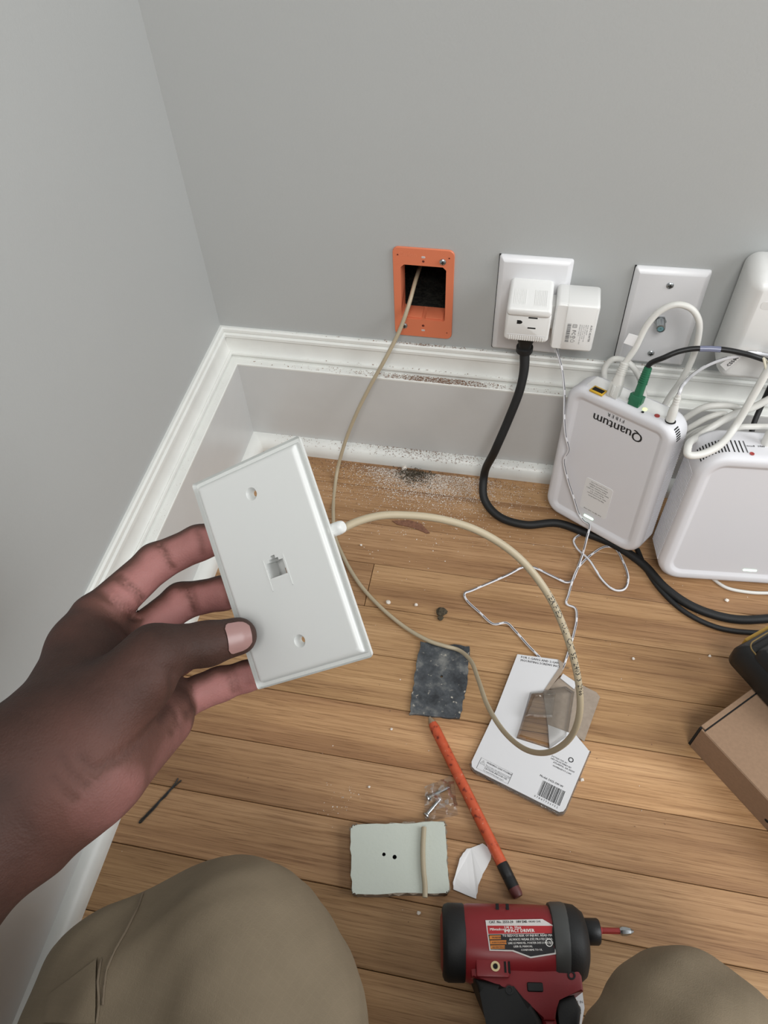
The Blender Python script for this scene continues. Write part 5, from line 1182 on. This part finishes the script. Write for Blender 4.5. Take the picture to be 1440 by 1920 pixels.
# rest of the body, behind the camera: torso, neck, head and the other arm, joined into the same mesh; unseen, added to shade the floor by the legs
sh2 = np.array([.515, -1.00, .57]); el2 = np.array([.625, -.90, .340]); wr2 = np.array([.545, -.800, .270])
bp3 = [cap(elbow, shoulder, .042, .052, .02, .05), cap(shoulder, (.345, -1.0, .60), .06, .08, .04, .05), cap(sh2, (.345, -1.0, .60), .06, .08, .04, .05), cap((.345, -1.08, .2), (.345, -1.0, .55), .11, .12, .05, .05), cap(sh2, el2, .052, .042, .02, .05), cap(el2, wr2, .040, .028, .02, .1),
       cap((.345, -1.0, .60), (.35, -.965, .80), .062, .056, .03, .05), cap((.35, -.96, .90), (.35, -.93, .915), .082, .080, .02, .08), cap((.35, -.905, .845), (.35, -.885, .83), .058, .046, .03, .1),
       cap((.35, -.865, .895), (.35, -.848, .868), .008, .014, .01, .1), cap((.272, -.955, .895), (.272, -.962, .865), .012, .009, .006, .1), cap((.428, -.955, .895), (.428, -.962, .865), .012, .009, .006, .1), cap((.335, -.842, .84), (.365, -.842, .84), .008, .008, .006, .4),
       cap(wr2, wr2 + [-.035, .065, -.02], .026, .022, .02, .1)]
for i, o_ in enumerate(((-.012, .0), (.008, .008), (.026, .006), (.042, -.004))):
    b0_ = wr2 + [-.05 + o_[0], .075 + o_[1], -.020]; bp3 += [cap(b0_, b0_ + [-.008, .035, -.010], .0105, .0095, .006, .1), cap(b0_ + [-.008, .035, -.010], b0_ + [-.012, .052, -.034], .0095, .0075, .004, .1)]
bp3 += [cap(wr2 + [-.02, .02, -.005], wr2 + [-.062, .048, -.012], .013, .010, .008, .1)]
crs = [((.322, -.858, .903), (.330, -.853, .902), .006, .006), ((.370, -.853, .902), (.378, -.858, .903), .006, .006), ((.333, -.832, .838), (.367, -.832, .838), .003, .003)]
rest, RV, RT = sdf_mesh('rest', bp3, .006, M['skin'], creases=crs, smooth_it=2)
me2 = rest.data; bmj = bmesh.new(); bmj.from_mesh(person.data); bmj.from_mesh(me2); bmj.to_mesh(person.data); bmj.free()
bpy.data.objects.remove(rest); bpy.data.meshes.remove(me2)
HT = np.zeros(len(person.data.vertices)); person.data.attributes['tone'].data.foreach_get('value', HT)
hair_p = [cap((.35, -.972, .915), (.35, -.95, .93), .088, .083, .02, 0)]
sdf_mesh('hair', hair_p, .005, mat('black_hair', lin(24, 21, 20), .8, bump=(500, .6, .002)), person, smooth_it=1)
# palm / back tone by facing: palm-side skin is lighter
me = person.data
nrm = np.zeros(len(me.vertices) * 3); me.vertices.foreach_get('normal', nrm); nrm = nrm.reshape(-1, 3)
pal = np.array([0.25, -0.72, 0.40]); pal /= np.linalg.norm(pal)
face = np.clip((nrm @ pal + .15) / .7, 0, 1); tn = np.clip(HT * (0.12 + 0.88 * face), 0, 1)
me.attributes['tone'].data.foreach_set('value', tn.astype(np.float32))
tag(person, 'person sitting in khaki trousers, left hand holding up the white phone jack plate', 'person')
# thumb nail
na, nb = P3(416, 1190, .3885), P3(463, 1180, .3960); ax_ = nb - na; Ln = np.linalg.norm(ax_); ax_ /= Ln
nn = np.array([0.10, -0.52, 0.80]); nn -= ax_ * (nn @ ax_); nn /= np.linalg.norm(nn); sd_ = np.cross(nn, ax_)
cen0, cen1 = P3(388, 1207, .395), P3(446, 1193, .4035)
V = []; F = []; NU, NV = 10, 10
for i in range(NU + 1):
    s = i / NU; q = cen0 + (cen1 - cen0) * (.42 + .82 * s); rr_ = .0112 - .0012 * s - (.0012 * max(0, s - .6) / .4)
    half = 0.78 * (1 - .35 * (max(0, s - .75) / .25) ** 2 - .35 * (max(0, .2 - s) / .2) ** 2)
    for j in range(NV + 1):
        a = (j / NV * 2 - 1) * half; V.append(q + (rr_ + .0003) * (math.cos(a) * nn + math.sin(a) * sd_))
for i in range(NU):
    for j in range(NV): a = i * (NV + 1) + j; F.append((a, a + 1, a + NV + 2, a + NV + 1))
nail = from_py('thumb_nail', V, F, mat('nail', lin(152, 118, 114), .35), person, smooth=True)

# trousers
def folds(X, Y, Z):
    a = np.sin(38 * X + 26 * Y + 2.2 * np.sin(17 * Z + 9 * X)); b = np.sin(70 * Y - 46 * X + 2.5 * np.sin(21 * X + 30 * Z))
    kx, ky = .23, -.62; th = np.arctan2(X - kx, -(Y - ky) + .02); r = np.sqrt((X - kx) ** 2 + (Y - ky) ** 2)
    rad = np.sin(8 * th + 2.2 * np.sin(14 * r + 3 * Z) + 1.1) ; rad = rad * np.abs(rad) ** .5
    fine = np.sin(95 * X + 60 * Y + 4 * np.sin(28 * Y + 9 * X)) * np.clip(np.sin(17 * X + 23 * Y + 1.3), 0, 1)
    return .0036 * rad * np.clip((r - .065) / .08, 0, 1) + .0016 * fine + .0026 * np.abs(a) ** .7 * np.sign(a) * (.6 + .4 * np.sin(11 * Z + 13 * Y)) + .0016 * b * np.sin(19 * X + 8 * Z) + .0005 * np.sin(190 * X - 120 * Y + 6 * np.sin(50 * Z))
lk = P3(424, 1836, .475); rk = P3(1290, 1985, .475); lh = np.array([.245, -1.08, .13]); rh = np.array([.445, -1.08, .13])
tp = [cap(lk, lh, .069, .098, .03, 0), cap(P3(225, 1868, .47), np.array([.145, -.80, .17]), .047, .070, .04, 0), cap(P3(505, 1975, .462), np.array([.27, -.95, .16]), .060, .085, .04, 0), cap(rk, rh, .062, .095, .03, 0), cap(lk + np.array([.0, -.02, -.02]), np.array([.36, -.80, .075]), .056, .045, .03, 0), cap(rk + np.array([0, -.02, -.01]), np.array([.33, -.84, .075]), .056, .045, .03, 0), cap(lh, rh, .105, .105, .05, 0), cap((lh + rh) / 2, np.array([.345, -1.09, .20]), .12, .125, .05, 0)]
tr, _, _ = sdf_mesh('trousers', tp, .0042, M['khaki'], person, smooth_it=2, disp=folds)
from mathutils.bvhtree import BVHTree
_bv = BVHTree.FromPolygons([v.co[:] for v in tr.data.vertices], [tuple(p.vertices) for p in tr.data.polygons])
def surf(u, v, off=.0006):
    d = Vector(ray(u, v)).normalized(); h = _bv.ray_cast(Vector(CAM), d)
    if h[0] is None: return None
    return np.array(h[0] + h[1] * off)
def seam(name, px, r, m):
    px = np.array(px, float); t = np.linspace(0, 1, len(px)); tt = np.linspace(0, 1, len(px) * 6)
    pts = [surf(np.interp(q, t, px[:, 0]), np.interp(q, t, px[:, 1])) for q in tt]; pts = [p for p in pts if p is not None]
    if len(pts) > 3: return tube(name, pts, r, m, tr, seg=6, raw=True)
M['thread'] = mat('khaki_seam', lin(112, 99, 82), .9)
seam('seam', [(268, 1676), (258, 1705), (238, 1745), (215, 1785), (200, 1820), (196, 1850), (193, 1885)], .0007, M['thread'])
seam('seam', [(190, 1800), (184, 1840), (186, 1880), (182, 1919)], .0008, M['thread'])
seam('seam', [(709, 1882), (712, 1900), (714, 1918)], .0007, M['thread'])
def flap(name, poly, off, nu=14, nv=10):
    a, b_, c, d = [np.array(q, float) for q in poly]; V = []; ok = True
    for j in range(nv + 1):
        for i in range(nu + 1):
            s_, t_ = i / nu, j / nv; p = (a * (1 - s_) + b_ * s_) * (1 - t_) + (d * (1 - s_) + c * s_) * t_
            q = surf(p[0], p[1], off)
            if q is None: return None
            V.append(q)
    n = len(V); V += [q + (q - CAM) / np.linalg.norm(q - CAM) * off * .9 for q in V[:n]]
    F = [(j * (nu + 1) + i, j * (nu + 1) + i + 1, (j + 1) * (nu + 1) + i + 1, (j + 1) * (nu + 1) + i) for j in range(nv) for i in range(nu)]
    F += [tuple(k + n for k in reversed(f)) for f in F[:]]
    bd_ = [i for i in range(nu + 1)] + [j * (nu + 1) + nu for j in range(1, nv + 1)] + [nv * (nu + 1) + i for i in range(nu - 1, -1, -1)] + [j * (nu + 1) for j in range(nv - 1, 0, -1)]
    F += [(bd_[(k + 1) % len(bd_)], bd_[k], bd_[k] + n, bd_[(k + 1) % len(bd_)] + n) for k in range(len(bd_))]
    return from_py(name, V, F, M['khaki'], tr, smooth=True)
flap('pocket_flap', [(92, 1868), (183, 1800), (180, 1919), (84, 1919)], .0016)
# shirt with sleeve, out of view; its bulk is there to cast shade
sp_ = [cap((.345, -1.09, .20), (.345, -1.00, .53), .132, .140, .05, 0), cap((.20, -1.0, .58), (.49, -1.0, .58), .074, .074, .06, 0), cap(shoulder, shoulder * .55 + elbow * .45, .074, .064, .03, 0), cap((.345, -1.0, .58), (.347, -.985, .68), .080, .070, .05, 0), cap(sh2, sh2 * .5 + el2 * .5, .074, .062, .03, 0)]
sdf_mesh('shirt', sp_, .008, M['shirt'], person, smooth_it=2, disp=lambda X, Y, Z: .003 * np.sin(30 * X + 22 * Z) * np.sin(25 * Y - 18 * Z))
